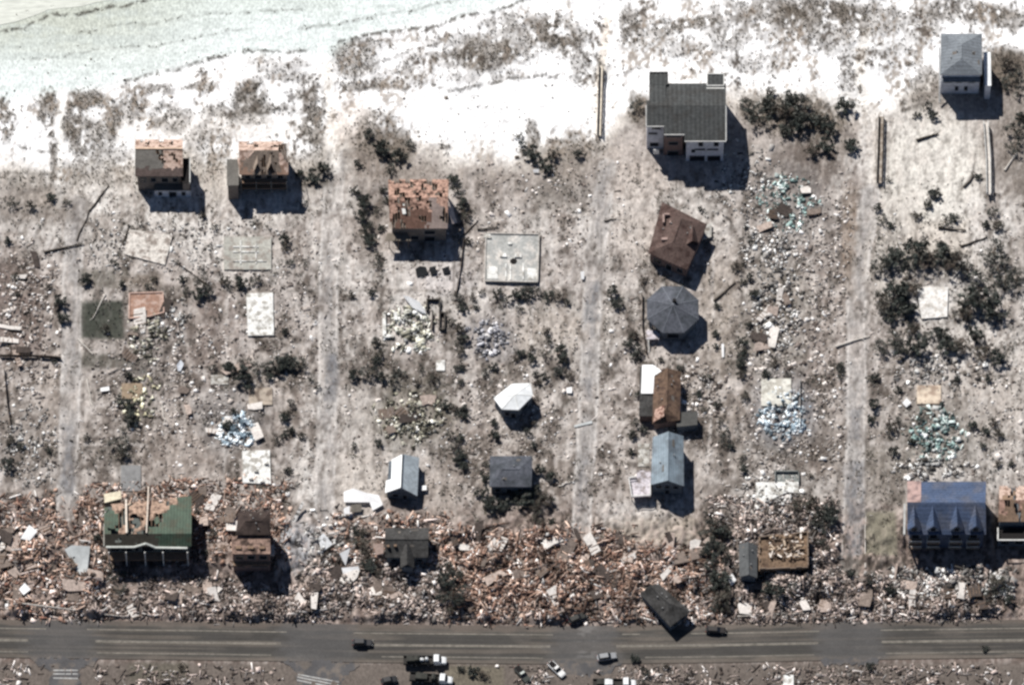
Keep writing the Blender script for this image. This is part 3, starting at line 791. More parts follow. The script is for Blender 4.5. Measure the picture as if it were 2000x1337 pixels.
mb = MB(); mb.slab(q((1268, 166, 11.6), (1300, 166, 11.6), (1300, 197, 12.3), (1268, 197, 12.3)), .2); mb.build("roof", ROOF_DG, t)
mb = MB(); mb.prism([(p[0], p[1]) for p in q((1270, 168, 11), (1298, 168, 11), (1298, 200, 11), (1270, 200, 11))], -.4, 11.3); mb.build("wall", SIDING_G, t)

# ---------------------------------------------------------------- the two stripped houses on the left
def lsiding(p, z0, z1, m_, name="wall"):
    mb = MB(); mb.prism([(v[0], v[1]) for v in p], z0, z1); return mb.build(name, m_, par_)
t = par_ = thing("damaged_house", "storm stripped house with half grey, half bare orange roof, leftmost on the beach", "house", W(315, 310))
h, r = 7.6, 9.6
N1, N2, S1, S2 = W(265, 272, h), W(357, 272, h), W(357, 344, h), W(264, 344, h)
w, foot = walls(t, [N1, N2, S1, S2], -.4, h - .3, SIDING_W, .5)
RL, RR = up(mid(N1, S2, .36), r), up(mid(N2, S1, .36), r)
torn_slope(t, RL, RR, N2, N1, ["ppppp.pppp", "pp.pppp.pp", "p.ppp.pppp"], {'p': PLY_M})
torn_slope(t, RL, RR, S1, S2, ["sssss.pppp", "sssss.p.pp", "sssss.pp.p", "sssss.pppp", "sssssspppp", "bbbbbbbbbb", "bbbbbbbbbb"],
           {'s': ROOF_GR, 'p': PLY_M, 'b': mat("underlay_and_shade", (96, 84, 80), n1=(1.2, .7, 1.2))})  # lower rows painted dark for the facade top in shade
mb = MB(); mb.bar(RL + Vector((0, 0, .05)), RR + Vector((0, 0, .05)), .5, .15); mb.build("ridge_beam", mat("pale_ridge", (216, 190, 168)), t)
floor = MB(); floor.slab([up(p, 6.2) for p in inset([N1, N2, S1, S2], .6)], .2); floor.build("attic_floor", INTERIOR_M, t)
flat_box(t, q((356, 309, 6.6), (371, 309, 6.6), (371, 358, 6.6), (356, 358, 6.6)), -.4, 6.6, SIDING_W, DARK_M, "shaded_void_block", "shade_top", .1)  # dark top paints the shaded void beside the house
mb = MB()
for a, b_ in (((371, 309), (371, 358)),): mb.bar(W(*a, 7), W(*b_, 7), .2, .9)
mb.build("railing", WHITE_TRIM, t)
p4 = q((301, 357, 3.2), (373, 357, 3.2), (373, 372, 3.2), (301, 372, 3.2))
w2, f2, _ = flat_box(t, p4, -.4, 3.2, SIDING_G, ROOF_GR, "porch", "porch_roof", .1)
wins(t, f2[3], f2[2], [(.1, .2, .8, 2.4), (.4, .6, .2, 2.4), (.75, .85, .8, 2.4)])
wins(t, foot[3], foot[2], [(.08, .2, 4.2, 6), (.3, .42, 4.2, 6), (.55, .7, 4.2, 6), (.8, .92, 4.2, 6)])
mb = MB(); mb.bar(W(264, 268, 7.8), W(264, 344, 7.4), .3, .3); mb.build("rake_trim", WHITE_TRIM, t)

t = par_ = thing("damaged_house", "storm stripped house with orange gables and two dormer gaps, second along the beach", "house", W(505, 320))
h, r = 8.2, 10.6
N1, N2, S1, S2 = W(467, 276, h), W(563, 276, h), W(563, 341, h), W(467, 341, h)
w, foot = walls(t, [N1, N2, S1, S2], -.4, h - .3, SIDING_W, .5)
RL, RR = up(mid(N1, S2, .42), r), up(mid(N2, S1, .42), r)
torn_slope(t, RL, RR, N2, N1, ["pppppppp..", "ppp.ppp...", "pp.pppppp."], {'p': PLY_M})
torn_slope(t, RL, RR, S1, S2, ["pppssssss..", "ppsss.s.sp.", "pssss.s.spp", "bssss.s.sbp", "bbbss.s.sbb"],
           {'s': mat("brown_grey_shingles", (128, 116, 106), n1=(1.2, .7, 1.2)), 'p': PLY_M, 'b': mat("faded_sheathing", (150, 124, 108))})
floor = MB(); floor.slab([up(p, 6.8) for p in inset([N1, N2, S1, S2], .6)], .2); floor.build("attic_floor", INTERIOR_M, t)
for x in (500, 526):
    a, b_ = W(x, 316, 9.4), W(x + 10, 316, 9.4)
    mb = MB()
    mb.slab([W(x - 5, 336, 9.0), W(x + 3, 318, 10.2), W(x + 3, 300, 10.2), W(x - 5, 312, 9.0)], .12)
    mb.slab([W(x + 3, 318, 10.2), W(x + 11, 336, 9.0), W(x + 11, 312, 9.0), W(x + 3, 300, 10.2)], .12)
    mb.build("dormer", mat("dormer_shingles", (150, 136, 124)), t)
mb = MB(); mb.slab([W(467, 330, 8.6), W(496, 296, 10.6), W(490, 285, 10.6), W(464, 310, 8.6)], .12); mb.build("torn_gable", PLY_M, t)
w2, f2, _ = flat_box(t, q((443, 311, 7.2), (466, 311, 7.2), (466, 362, 7.2), (443, 362, 7.2)), -.4, 7.2, SIDING_W, ROOF_GR, "west_wing", "wing_roof")
for z in (2.8, 5.4):
    mb = MB(); mb.slab([up(p, z) for p in (foot[3], foot[2], foot[2] - Vector((0, 1.3, 0)), foot[3] - Vector((0, 1.3, 0)))], .22); mb.build("balcony", WOOD_M, t)
wins(t, foot[3], foot[2], [(.08, .2, 5.7, 7.3), (.3, .45, 5.7, 7.3), (.55, .68, 5.7, 7.3), (.8, .93, 5.7, 7.3), (.1, .3, 3.1, 4.9), (.42, .58, 3.1, 4.9), (.7, .92, 3.1, 4.9)])
for u in (0, .33, .66, 1): mb = MB(); p = mid(foot[3], foot[2], u) - Vector((0, 1.25, 0)); mb.bar(up(p, -.4), up(p, 6.4), .2, .2); mb.build("post", FRAME_M, t)

# ---------------------------------------------------------------- wrecked orange-brown house, centre
t = par_ = thing("wrecked_house", "torn open orange brown house with exposed sheathing among dark shrubs", "house", W(820, 430))
h, r = 7.0, 9.0
N1, N2, S1, S2 = W(758, 350, h), W(876, 350, h), W(874, 446, h), W(762, 446, h)
w, foot = walls(t, [N1, N2, S1, S2], -.4, h - .3, SIDING_W, .5)
RL, RR = up(mid(N1, S2, .45), r), up(mid(N2, S1, .45), r)
OB = mat("orange_brown_sheathing", (184, 150, 134), n1=(1.5, .55, 1.3), dirt=((104, 82, 72), .9))
torn_slope(t, RL, RR, N2, N1, ["oo.oo.ooo.o", "o.oooo.o.oo", "oooo.o.o.oo", "o.o.ooo.ooo"], {'o': OB})
torn_slope(t, RL, RR, S1, S2, ["o.o.o.o.goo", "oob.obooggo", "o.b.b.bogg.", "b.bbbb.bgg.", ".b.bbbbgggg"],
           {'o': OB, 'b': mat("brown_decking", (104, 80, 70), n1=(1.5, .6, 1.3)), 'g': mat("pinkish_grey_shingles", (142, 128, 122), n1=(1.2, .8, 1.2))})
floor = MB(); floor.slab([up(p, 5.0) for p in inset([N1, N2, S1, S2], .6)], .2); floor.build("upper_floor", INTERIOR_M, t)
mb = MB(); mb.bar(W(794, 443, 6.3), W(862, 446, 6.3), .9, .25); mb.build("fascia", mat("pale_fascia", (176, 168, 156)), t)
mb = MB(); mb.slab(q((756, 455, 4.2), (796, 455, 4.2), (806, 470, 4.2), (752, 470, 4.2)), .2); mb.build("porch_roof", mat("worn_porch_roof", (120, 112, 102)), t)
for x in (760, 778, 798): mb = MB(); mb.bar(W(x, 468, 4.0), up(W(x, 468, 4.0), -.3), .18, .18); mb.build("post", WOOD_M, t)
wins(t, foot[3], foot[2], [(.35, .5, 1, 2.6), (.6, .8, 3.6, 5.2), (.6, .8, .2, 2.4)])
mb = MB(); mb.bar(W(874, 392, 6.4), W(888, 436, 3.4), 1.4, .1); mb.build("hanging_panel", mat("pale_panel", (226, 210, 200)), t)
mb = MB(); mb.bar(W(786, 398, 8.3), W(790, 418, 8.0), .9, .2); mb.build("skylight", WHITE_TRIM, t)

# ---------------------------------------------------------------- red brown house turned askew
t = par_ = thing("red_roofed_house", "house with reddish brown hip roof turned askew beside the octagonal house", "house", W(1325, 490))
h, r = 4.6, 7.0
A, B, Cc, D = W(1293, 394, h), W(1381, 438, h), W(1342, 527, h), W(1266, 494, h)
roof, foot = gable(t, A, B, Cc, D, r, 'ns', ROOF_RB, SIDING_B, hip=(.22, .3), edge=ROOF_RB)
mb = MB()
mb.slab([W(1353, 437, 6.5), W(1337, 479, 5.4), W(1352, 470, 7.0)], .1); mb.slab([W(1353, 437, 6.5), W(1352, 470, 7.0), W(1363, 473, 5.0)], .1)
mb.build("dormer", ROOF_RB, roof)
mb = MB()
for x, y, a, b_ in ((1296, 426, .5, 2.6), (1302, 418, 1.5, .4), (1309, 433, .5, .7), (1298, 466, 1.6, .7)): p = W(x, y, 6.5); mb.prism([(p.x - a / 2, p.y - b_ / 2), (p.x + a / 2, p.y - b_ / 2), (p.x + a / 2, p.y + b_ / 2), (p.x - a / 2, p.y + b_ / 2)], 5.2, 6.6)
mb.build("roof_vents", mat("pale_vent", (168, 146, 138)), roof)
wins(t, foot[3], foot[2], [(.1, .3, 1.2, 2.8), (.45, .6, .2, 2.4), (.75, .9, 1.2, 2.8)])
mb = MB(); mb.slab(q((1372, 440, .9), (1390, 436, .9), (1390, 462, .9), (1372, 468, .9)), .3); mb.build("step", CONC_M, t)

# ---------------------------------------------------------------- octagonal house
t = par_ = thing("octagonal_house", "octagonal house with faceted slate grey roof and small white deck", "house", W(1315, 632))
h, r = 4.6, 7.0
cx, cy, rr_ = 1314, 604, 7.3
c0 = W(cx, cy, h)
oc = [Vector((c0.x + rr_ * math.cos(math.radians(22.5 + 45 * i)), c0.y + rr_ * 1.06 * math.sin(math.radians(22.5 + 45 * i)), h)) for i in range(8)]
ap = Vector((c0.x, c0.y, r))
mb = MB()
for i in range(8): mb.slab([oc[i], oc[(i + 1) % 8], ap], .2, 0, 1)
roof = mb.build("roof", [ROOF_SL, mat("grey_edge", (150, 154, 160))], t)
mb = MB()
for i in range(8): mb.bar(oc[i] + Vector((0, 0, .02)), ap + Vector((0, 0, .02)), .22, .06)
mb.build("hip_caps", mat("hip_cap", (112, 116, 124)), roof)
w, foot = walls(t, oc, -.4, h - .2, SIDING_T, .6)
mb = MB(); k = Vector((ap.x + .4, ap.y + 1.1, 0)); mb.tube(up(k, 6.2), up(k, 7.5), .55, .5, 8); mb.build("chimney", DARK_M, roof)
for i in (5, 6, 4): wins(t, foot[i - 1], foot[i], [(.2, .8, 1.2, 3.2)])
mb = MB(); mb.slab(q((1262, 645, 1.6), (1289, 645, 1.6), (1288, 662, 1.6), (1263, 662, 1.6)), .2)
dk = mb.build("deck", DECK_M, t)
mb = MB()
for x, y in ((1263, 646), (1288, 646), (1287, 661), (1264, 661)): mb.bar(W(x, y, 1.5), up(W(x, y, 1.5), -.3), .16, .16)
mb.bar(W(1266, 662, 1.5), W(1268, 688, .1), .25, .1)
mb.build("deck_posts", WHITE_TRIM, dk)

# ---------------------------------------------------------------- tan and brown house with the white sheet
t = par_ = thing("brown_gabled_house", "narrow brown gabled house with a bright white roof sheet on one side", "house", W(1295, 790))
A, B, Cc, D = W(1277, 724, 3.6), W(1330, 726, 3.6), W(1328, 820, 3.6), W(1274, 828, 3.6)
roof, foot = gable(t, A, B, Cc, D, 5.4, 'ns', mat("tan_brown_shingles", (112, 92, 78), n1=(1.4, .65, 1.25), dirt=((84, 68, 60), .6)), SIDING_B, hip=(.0, .2), edge=ROOF_BR)
w2, f2, r2_ = flat_box(t, q((1250, 716, 3.0), (1278, 716, 3.0), (1276, 812, 3.0), (1248, 812, 3.0)), -.4, 3.0, SIDING_B, ROOF_CH, "side_wing", "wing_roof", .15)
mb = MB(); mb.slab(q((1254, 712, 3.4), (1275, 712, 3.4), (1292, 724, 4.7), (1278, 733, 4.0), (1276, 768, 3.5), (1252, 768, 3.3)), .08); mb.build("roof_sheet", mat("white_sheet", (252, 252, 252), n1=None, n2=None), t)
mb = MB(); mb.slab(q((1279, 800, 4.6), (1297, 790, 5.4), (1297, 812, 5.1), (1276, 824, 3.9)), .05); mb.build("bare_sheathing", mat("pinkish_sheathing", (206, 172, 156), n1=(2.2, .5, 1.2), dirt=((120, 84, 72), 1.2)), roof)
w3, f3, r3 = flat_box(t, q((1319, 805, 3.0), (1362, 803, 3.0), (1362, 829, 3.0), (1322, 833, 3.0)), -.4, 3.0, SIDING_T, mat("flat_grey_roofing", (86, 86, 84)), "east_wing", "wing_roof", .15)

# ---------------------------------------------------------------- blue grey gable house
t = par_ = thing("grey_gabled_house", "blue grey metal gable roofed house with a pale deck on its left", "house", W(1305, 930))
A, B, Cc, D = W(1275, 853, 5.2), W(1335, 851, 5.2), W(1336, 949, 5.2), W(1271, 946, 5.2)
roof, foot = gable(t, A, B, Cc, D, 7.7, 'ns', ROOF_BG, SIDING_T, over=.5, edge=ROOF_BG)
wins(t, foot[3], foot[2], [(.12, .3, 3, 4.4), (.42, .58, 3, 4.4), (.7, .88, 3, 4.4), (.42, .58, .2, 2.3)])
mb = MB(); mb.slab(q((1244, 918, 2.3), (1271, 918, 2.3), (1271, 968, 2.3), (1233, 970, 2.3), (1227, 932, 2.3), (1243, 930, 2.3)), .25)
dk = mb.build("deck", DECK_M, t)
mb = MB()
for x, y in ((1245, 919), (1234, 968), (1229, 933), (1270, 967), (1270, 920)): mb.bar(W(x, y, 2.1), up(W(x, y, 2.1), -.4), .2, .2)
mb.build("deck_posts", WOOD_M, dk)
mb = MB()
for a, b_ in (((1234, 968), (1270, 966)), ((1270, 966), (1270, 944)), ((1228, 932), (1234, 968)), ((1228, 932), (1243, 930))): mb.bar(W(*a, 3.2), W(*b_, 3.2), .22, .14); mb.bar(W(*a, 2.7), W(*b_, 2.7), .08, .5)
mb.build("railing", WHITE_TRIM, dk)
mb = MB(); mb.slab(q((1246, 866, .25), (1268, 866, .25), (1268, 910, .25), (1246, 910, .25)), .5); mb.build("patio", CONC_M, t)

# ---------------------------------------------------------------- white hexagonal house
t = par_ = thing("hexagonal_house", "small hexagonal house with brilliant white faceted metal roof", "house", W(1003, 800))
h, r = 4.6, 6.2
hx = q((964, 777, h), (1000, 749, h), (1036, 748, h), (1041, 772, h), (1013, 800, h), (980, 799, h))
ap = W(1006, 770, 5.5)
mb = MB()
for i in range(6): mb.slab([hx[i], hx[(i + 1) % 6], ap], .18)
roof = mb.build("roof", ROOF_WH, t)
mb = MB()
for i in range(6): mb.bar(hx[i], ap, .18, .08)
mb.build("hip_caps", WHITE_TRIM, roof)
w, foot = walls(t, hx, -.4, h - .2, SIDING_T, .3)
wins(t, foot[5], foot[4], [(.15, .45, 1.2, 3), (.55, .85, .2, 2.4)]); wins(t, foot[4], foot[3], [(.3, .7, 1.2, 3)])

# ---------------------------------------------------------------- shed house, slopes coloured sunlit white and shaded teal grey
t = par_ = thing("metal_roofed_cottage", "small cottage with metal gable roof, slopes coloured sunlit white and shaded teal grey", "house", W(788, 950))
A, B, Cc, D = W(757, 897, 3.0), W(819, 893, 3.0), W(815, 968, 3.0), W(752, 962, 3.0)
rn_, rs_ = W(786, 886, 5.6), W(783, 951, 5.6)
w, foot = walls(t, [A, B, Cc, D], -.4, 2.9, SIDING_T, .4)
mb = MB()
mb.slab([W(765, 897, 3.5), rn_, rs_, W(752, 962, 3.0), W(754, 938, 3.0), W(764, 935, 3.5)], .15)
roof = mb.build("roof", mat("sun_glare_metal", (250, 252, 252), rough=.5, n1=None, n2=(.4, .95, 1.03)), t)  # sun glare painted as near white on this slope
mb = MB(); mb.slab([rn_, B, Cc, rs_], .15); mb.build("roof", ROOF_GT, t)  # same metal, coloured greyer for the slope turned from the sun
mb = MB(); mb.poly([D + Vector((0, .5, -.1)), Cc + Vector((0, .5, -.1)), rs_ + Vector((0, .5, -.3))]); mb.build("gable_wall", SIDING_T, t)
mb = MB(); mb.bar(rn_ + Vector((.1, 0, .05)), rs_ + Vector((.1, 0, .05)), .3, .1); mb.build("ridge_cap", mat("dark_cap", (60, 64, 68)), roof)
wins(t, foot[3], foot[2], [(.2, .4, 1, 2.4), (.55, .7, .1, 2.2)])

# ---------------------------------------------------------------- grey hip roofed house behind trees
t = par_ = thing("grey_roofed_house", "square house with slate grey roof, trees crowding its lower side", "house", W(998, 935))
A, B, Cc, D = W(957, 890, 4.0), W(1040, 890, 4.0), W(1038, 950, 4.0), W(956, 950, 4.0)
roof, foot = gable(t, A, B, Cc, D, 5.2, 'ew', ROOF_SL, SIDING_T, hip=(.3, .3), edge=ROOF_SL)
wins(t, foot[3], foot[2], [(.1, .25, 1, 2.6), (.4, .52, .1, 2.3), (.7, .85, 1, 2.6)])

# ---------------------------------------------------------------- green roofed building with its roof torn
t = par_ = thing("green_roofed_building", "long building whose green roof is half torn away, debris all around", "building", W(290, 1060))
h, r = 7.0, 8.8
N1, N2, S1, S2 = W(203, 985, h), W(374, 968, h), W(374, 1066, h), W(205, 1066, h)
w, foot = walls(t, [N1, N2, S1, S2], -.4, h - .3, mat("green_grey_siding", (96, 102, 100)), .6)
RL, RR = W(204, 1042, r), W(374, 1041, r)
torn_slope(t, RL, RR, N2, N1, ["g.p.p.gggggg", "gg...p.ggggg", "gg.p.pp.gggg", "gg.ppppppggg", ".pp.pppp.pgg"][::1], {'g': ROOF_GN, 'p': mat("brown_roof_deck", (176, 150, 132), n1=(1.4, .5, 1.3), dirt=((104, 86, 76), .8))})
torn_slope(t, RL, RR, S1, S2, ["bbbbbbbbggggg", "bb.bbbbbggggg", "bbbbb.bbggggg"], {'g': ROOF_GN, 'b': mat("underlay_and_shade", (78, 74, 66))})
floor = MB(); floor.slab([up(p, 5.2) for p in inset([N1, N2, S1, S2], .7)], .2); floor.build("upper_floor", INTERIOR_M, t)
litter(t, [up(p, 5.3) for p in inset([N1, N2, S1, S2], 1.5)], 5.3, 240, [(216, 196, 176), (168, 130, 106), (110, 86, 74), (232, 220, 204)], hh=1.4)
mb = MB(); fz = 7.0
fp = [W(207, 1067, fz), W(262, 1067, fz), W(285, 1060, fz + .9), W(304, 1068, fz)]
for a, b_ in zip(fp, fp[1:]): mb.bar(a - Vector((0, .1, 0)), b_ - Vector((0, .1, 0)), .5, .35)
mb.bar(W(304, 1068, fz) - Vector((0, .1, 0)), W(366, 1069, fz) - Vector((0, .1, 0)), .5, .35)
mb.build("fascia", mat("grey_fascia", (196, 200, 194)), t)
wins(t, foot[3], foot[2], [(.03, .14, 3.6, 6), (.17, .3, 3.6, 6), (.33, .38, 3.6, 6), (.42, .56, 3.6, 6.3), (.66, .72, 3.6, 6), (.77, .93, 3.6, 6), (.03, .14, .3, 2.5), (.2, .35, .3, 2.5), (.45, .6, .3, 2.5), (.7, .9, .3, 2.5)])
bal = MB(); bal.slab([up(p, 3.1) for p in (foot[3], foot[2], foot[2] - Vector((0, 2.4, 0)), foot[3] - Vector((0, 2.4, 0)))], .25); bal = bal.build("balcony", WOOD_M, t)
for u in (.02, .23, .46, .68, .98):
    mb = MB(); p = mid(foot[3], foot[2], u) - Vector((0, 2.2, 0)); mb.bar(up(p, -.4), up(p, 6.7), .3, .3); mb.build("post", WHITE_TRIM, bal)
mb = MB(); mb.bar(W(203, 1022, 8.3), W(203, 1066, 7.2), .25, .25); mb.build("rake_trim", mat("grey_rake", (176, 176, 168)), t)
w2, f2, _ = flat_box(t, q((203, 964, 5.6), (236, 958, 5.6), (237, 973, 5.6), (204, 981, 5.6)), -.4, 5.6, SIDING_W, mat("slatted_cream_roof", (236, 226, 200), seams=(1.6, 'X', .3)), "annex", "annex_roof")
mb = MB(); mb.bar(W(246, 975, 8), W(247, 1040, 9), .45, .3); mb.bar(W(290, 950, 8), W(286, 1040, 9), .3, .3); mb.build("exposed_beams", mat("pale_beam", (232, 220, 206)), t)

# ---------------------------------------------------------------- dark three storey house
t = par_ = thing("dark_storeyed_house", "tall dark brown house with bare deck boards, hemmed in by debris", "house", W(490, 1070))
h, r = 10.0, 11.2
A, B, Cc, D = W(466, 998, h), W(528, 998, h), W(528, 1044, h), W(460, 1044, h)
roof, foot = gable(t, A, B, Cc, D, r, 'ew', ROOF_BR, SIDING_B, hip=(.25, .25), edge=ROOF_BR)
p4 = q((453, 1046, 9.2), (528, 1046, 9.2), (528, 1081, 9.2), (453, 1081, 9.2))
w2, f2, _ = flat_box(t, p4, -.4, 9.2, SIDING_B, mat("bare_deck_boards", (150, 126, 114), n1=(1.4, .45, 1.4), dirt=((80, 66, 60), .6)), "front_block", "roof_deck", .15)
wins(t, f2[3], f2[2], [(.08, .28, 6.4, 8.2), (.4, .6, 6.4, 8.2), (.72, .92, 6.4, 8.2), (.1, .3, 2.6, 4.4), (.5, .92, 2.6, 4.4)])
mb = MB(); mb.slab([up(p, 5.2) for p in (f2[3], f2[2], f2[2] - Vector((0, 1.2, 0)), f2[3] - Vector((0, 1.2, 0)))], .2); mb.build("balcony", WOOD_M, t)
mb = MB(); mb.slab(q((528, 1063, 5.6), (536, 1063, 5.6), (536, 1084, 5.6), (528, 1084, 5.6)), .2); mb.build("landing", mat("pale_landing", (200, 192, 184)), t)
mb = MB()
for x in (466, 490, 512): p = W(x, 1070, 9.2); mb.prism([(p.x - .7, p.y - .4), (p.x + .7, p.y - .4), (p.x + .7, p.y + .4), (p.x - .7, p.y + .4)], 9.2, 9.7)
mb.build("boxes", WOOD_M, t)

# ---------------------------------------------------------------- charcoal cross gable house
t = par_ = thing("charcoal_roofed_house", "low house with charcoal cross gable roof surrounded by brown debris", "house", W(793, 1070))
A, B, Cc, D = W(752, 1030, 3.8), W(838, 1030, 3.8), W(836, 1088, 3.8), W(752, 1088, 3.8)
roof, foot = gable(t, A, B, Cc, D, 5.6, 'ew', ROOF_CH, SIDING_T, edge=ROOF_CH)
mb = MB(); rs_ = W(795, 1101, 5.4); rn_ = W(795, 1062, 5.6)
mb.slab([W(782, 1062, 3.9), rn_, rs_, W(782, 1109, 3.7)], .2); mb.slab([rn_, W(809, 1062, 3.9), W(809, 1109, 3.7), rs_], .2); mb.build("porch_gable", ROOF_CH, t)
mb = MB(); mb.prism([(p[0], p[1]) for p in q((785, 1080, 3.7), (806, 1080, 3.7), (806, 1106, 3.7), (785, 1106, 3.7))], -.4, 3.6); mb.build("porch", SIDING_T, t)
mb = MB(); mb.slab(q((731, 1062, 2.2), (749, 1060, 2.2), (749, 1080, 2.2), (734, 1083, 2.2)), .15); mb.build("side_roof", mat("pinkish_tan_roof", (150, 132, 124)), t)
wins(t, foot[3], foot[2], [(.1, .25, 1, 2.4), (.75, .9, 1, 2.4)])
mb = MB()
for x, y in ((758, 1067), (772, 1066)): p = W(x, y, 5); mb.prism([(p.x - .35, p.y - .3), (p.x + .35, p.y - .3), (p.x + .35, p.y + .3), (p.x - .35, p.y + .3)], 4.0, 5.5)
mb.build("roof_vents", WOOD_M, roof)

# ---------------------------------------------------------------- drifted house lying at an angle by the highway
t = par_ = thing("drifted_house", "charcoal roofed house swept askew onto the highway verge", "house", W(1300, 1195))
h = 3.2
A, B, Cc, D = W(1250, 1159, h), W(1288, 1140, h), W(1349, 1193, h), W(1309, 1223, h)
roof, foot = gable(t, A, B, Cc, D, 5.2, 'ns', ROOF_CH, SIDING_T, hip=(0, .42), edge=ROOF_CH)
wins(t, foot[3], foot[2], [(.15, .4, 1, 2.2), (.6, .85, 1, 2.2)])

# ---------------------------------------------------------------- small grey house and roofless shell beside it
t = par_ = thing("small_grey_house", "small grey gable roofed house beside dark trees and a roofless shell", "house", W(1461, 1100))
A, B, Cc, D = W(1443, 1062, 3.4), W(1479, 1064, 3.4), W(1479, 1128, 3.4), W(1444, 1126, 3.4)
roof, foot = gable(t, A, B, Cc, D, 4.8, 'ns', mat("mid_grey_shingles", (92, 94, 95)), SIDING_T, edge=ROOF_CH)
t = par_ = thing("roofless_house", "roofless house shell full of tan and cream rubble", "house", W(1535, 1085))
sh = q((1484, 1050, 3.2), (1577, 1040, 3.2), (1578, 1108, 3.2), (1484, 1112, 3.2))
mb = MB(); mb.prism([(p[0], p[1]) for p in sh], -.4, 2.95); mb.build("lower_storey", mat("brown_boarded_wall", (92, 80, 72), n1=(1.5, .6, 1.2)), t)
mb = MB(); mb.slab([up(p, 3.2) for p in inset(sh, -.3)], .24); mb.build("upper_floor", mat("brown_floor", (126, 106, 88), n1=(1.3, .55, 1.3), dirt=((92, 76, 64), .5)), t)
for i in range(4):
    a, b_ = sh[i], sh[(i + 1) % 4]
    n = 8
    for k in range(n):
        if i in (0, 3) and R.random() < .5: continue
        hh = (1.5 if i == 1 else R.uniform(.3, .9)) + R.uniform(-.2, .2)
        mb = MB(); mb.bar(up(mid(a, b_, k / n), 3.2 + hh / 2), up(mid(a, b_, (k + .96) / n), 3.2 + hh / 2), .22, hh)
        mb.build("wall_stub", mat("tan_stub_%d" % i, (142, 126, 112)), t)
wins(t, sh[3], sh[2], [(.1, .2, .6, 2.2), (.4, .52, .1, 2.3), (.7, .85, .6, 2.2)])
litter(t, [up(p, 3.3) for p in inset(q((1500, 1048, 3.2), (1570, 1044, 3.2), (1568, 1086, 3.2), (1506, 1092, 3.2)), .3)], 3.3, 170, [(206, 186, 164), (150, 128, 108), (104, 88, 76), (236, 226, 216), (76, 66, 58)], hh=1.0)

# ---------------------------------------------------------------- blue townhouse row
t = par_ = thing("blue_roofed_townhouse", "wide townhouse with dusty blue roof and four pointed front dormers", "townhouse", W(1846, 1030))
h, r = 7.6, 11.3
N1, N2, S1, S2 = W(1773, 940, h), W(1926, 940, h), W(1926, 1043, h), W(1773, 1043, h)
RL, RR = W(1772, 981, r), W(1925, 981, r)
w, foot = walls(t, [N1, N2, S1 , S2], -.4, h - .3, mat("blue_grey_siding", (92, 100, 118), seams=(2.2, 'Z', .12)), .6)
mb = MB(); mb.slab([N1, N2, RR, RL], .25); mb.slab([RL, RR, S1, S2], .25); roof = mb.build("roof", ROOF_BL, t)
mb = MB(); mb.slab([p + Vector((0, 0, .05)) for p in (W(1772, 939, h + .05), W(1799, 939, h + .05), W(1799, 980, r - .05), W(1772, 980, r - .05))], .04); mb.build("bare_sheathing", mat("pinkish_sheathing", (176, 150, 144), dirt=((130, 112, 110), .6)), roof)
mb = MB(); mb.bar(W(1767, 983, 10.0), W(1766, 1043, 7.5), .5, .7); mb.bar(W(1766, 1043, 7.0), W(1766, 1040, 3.5), .4, .5); mb.build("gutter", WHITE_TRIM, t)
for i, x in enumerate((1785, 1822, 1868, 1905)):
    fy = W(x, 1043, h).y + .7                                  # dormer fronts stand just behind the eave
    xc = W(x, 1010, 9).x; hw = 1.75; zr, ze = 11.1, 8.7
    rb, rf = Vector((xc, W(x, 983, r).y, zr)), Vector((xc, fy, zr))
    sl = (r - h) / (RL.y - S2.y)
    def ry(z): return W(x, 1043, h).y + (z - h) / sl            # where the main slope reaches height z
    d = MB()
    for s_ in (-1, 1):
        e0, e1 = Vector((xc + s_ * hw, ry(ze) , ze)), Vector((xc + s_ * hw, fy - .25, ze))
        d.slab([rb, rf - Vector((0, .25, 0)), e1, e0][::s_], .14)
    d = d.build("dormer", ROOF_BL, roof)
    f = MB()
    f.prism([(xc - hw + .25, fy), (xc + hw - .25, fy), (xc + hw - .25, fy + 1.6), (xc - hw + .25, fy + 1.6)], 6.4, ze)
    f.poly([Vector((xc - hw + .25, fy, ze)), Vector((xc + hw - .25, fy, ze)), Vector((xc, fy, zr - .25))])
    f.build("dormer_front", mat("dormer_siding_%d" % i, (128, 136, 152)), d)
    window(d, (xc - hw, fy), (xc + hw, fy), .32, .68, 8.2, 9.8)
for z in (1.9, 4.6):
    for i, x in enumerate((1785, 1822, 1868, 1905)):
        a = foot[3] + (foot[2] - foot[3]) * ((x - 1773) / 153 - .085); b_ = a + (foot[2] - foot[3]) * .17
        mb = MB(); mb.slab([up(p, z) for p in (a, b_, b_ - Vector((0, 1.5, 0)), a - Vector((0, 1.5, 0)))], .2)
        bal = mb.build("balcony", WOOD_M, t)
        mb = MB(); c1, c2 = a - Vector((0, 1.4, 0)), b_ - Vector((0, 1.4, 0))
        mb.bar(up(c1, z + .95), up(c2, z + .95), .12, .14); mb.bar(up(a, z + .95), up(c1, z + .95), .12, .12)
        for u in np.linspace(0, 1, 9): mb.bar(up(mid(c1, c2, u), z), up(mid(c1, c2, u), z + .95), .07, .07)
        mb.build("railing", WHITE_TRIM, bal)
        window(t, a, b_, .2, .8, z + .1, z + 2.1, name="balcony_door")

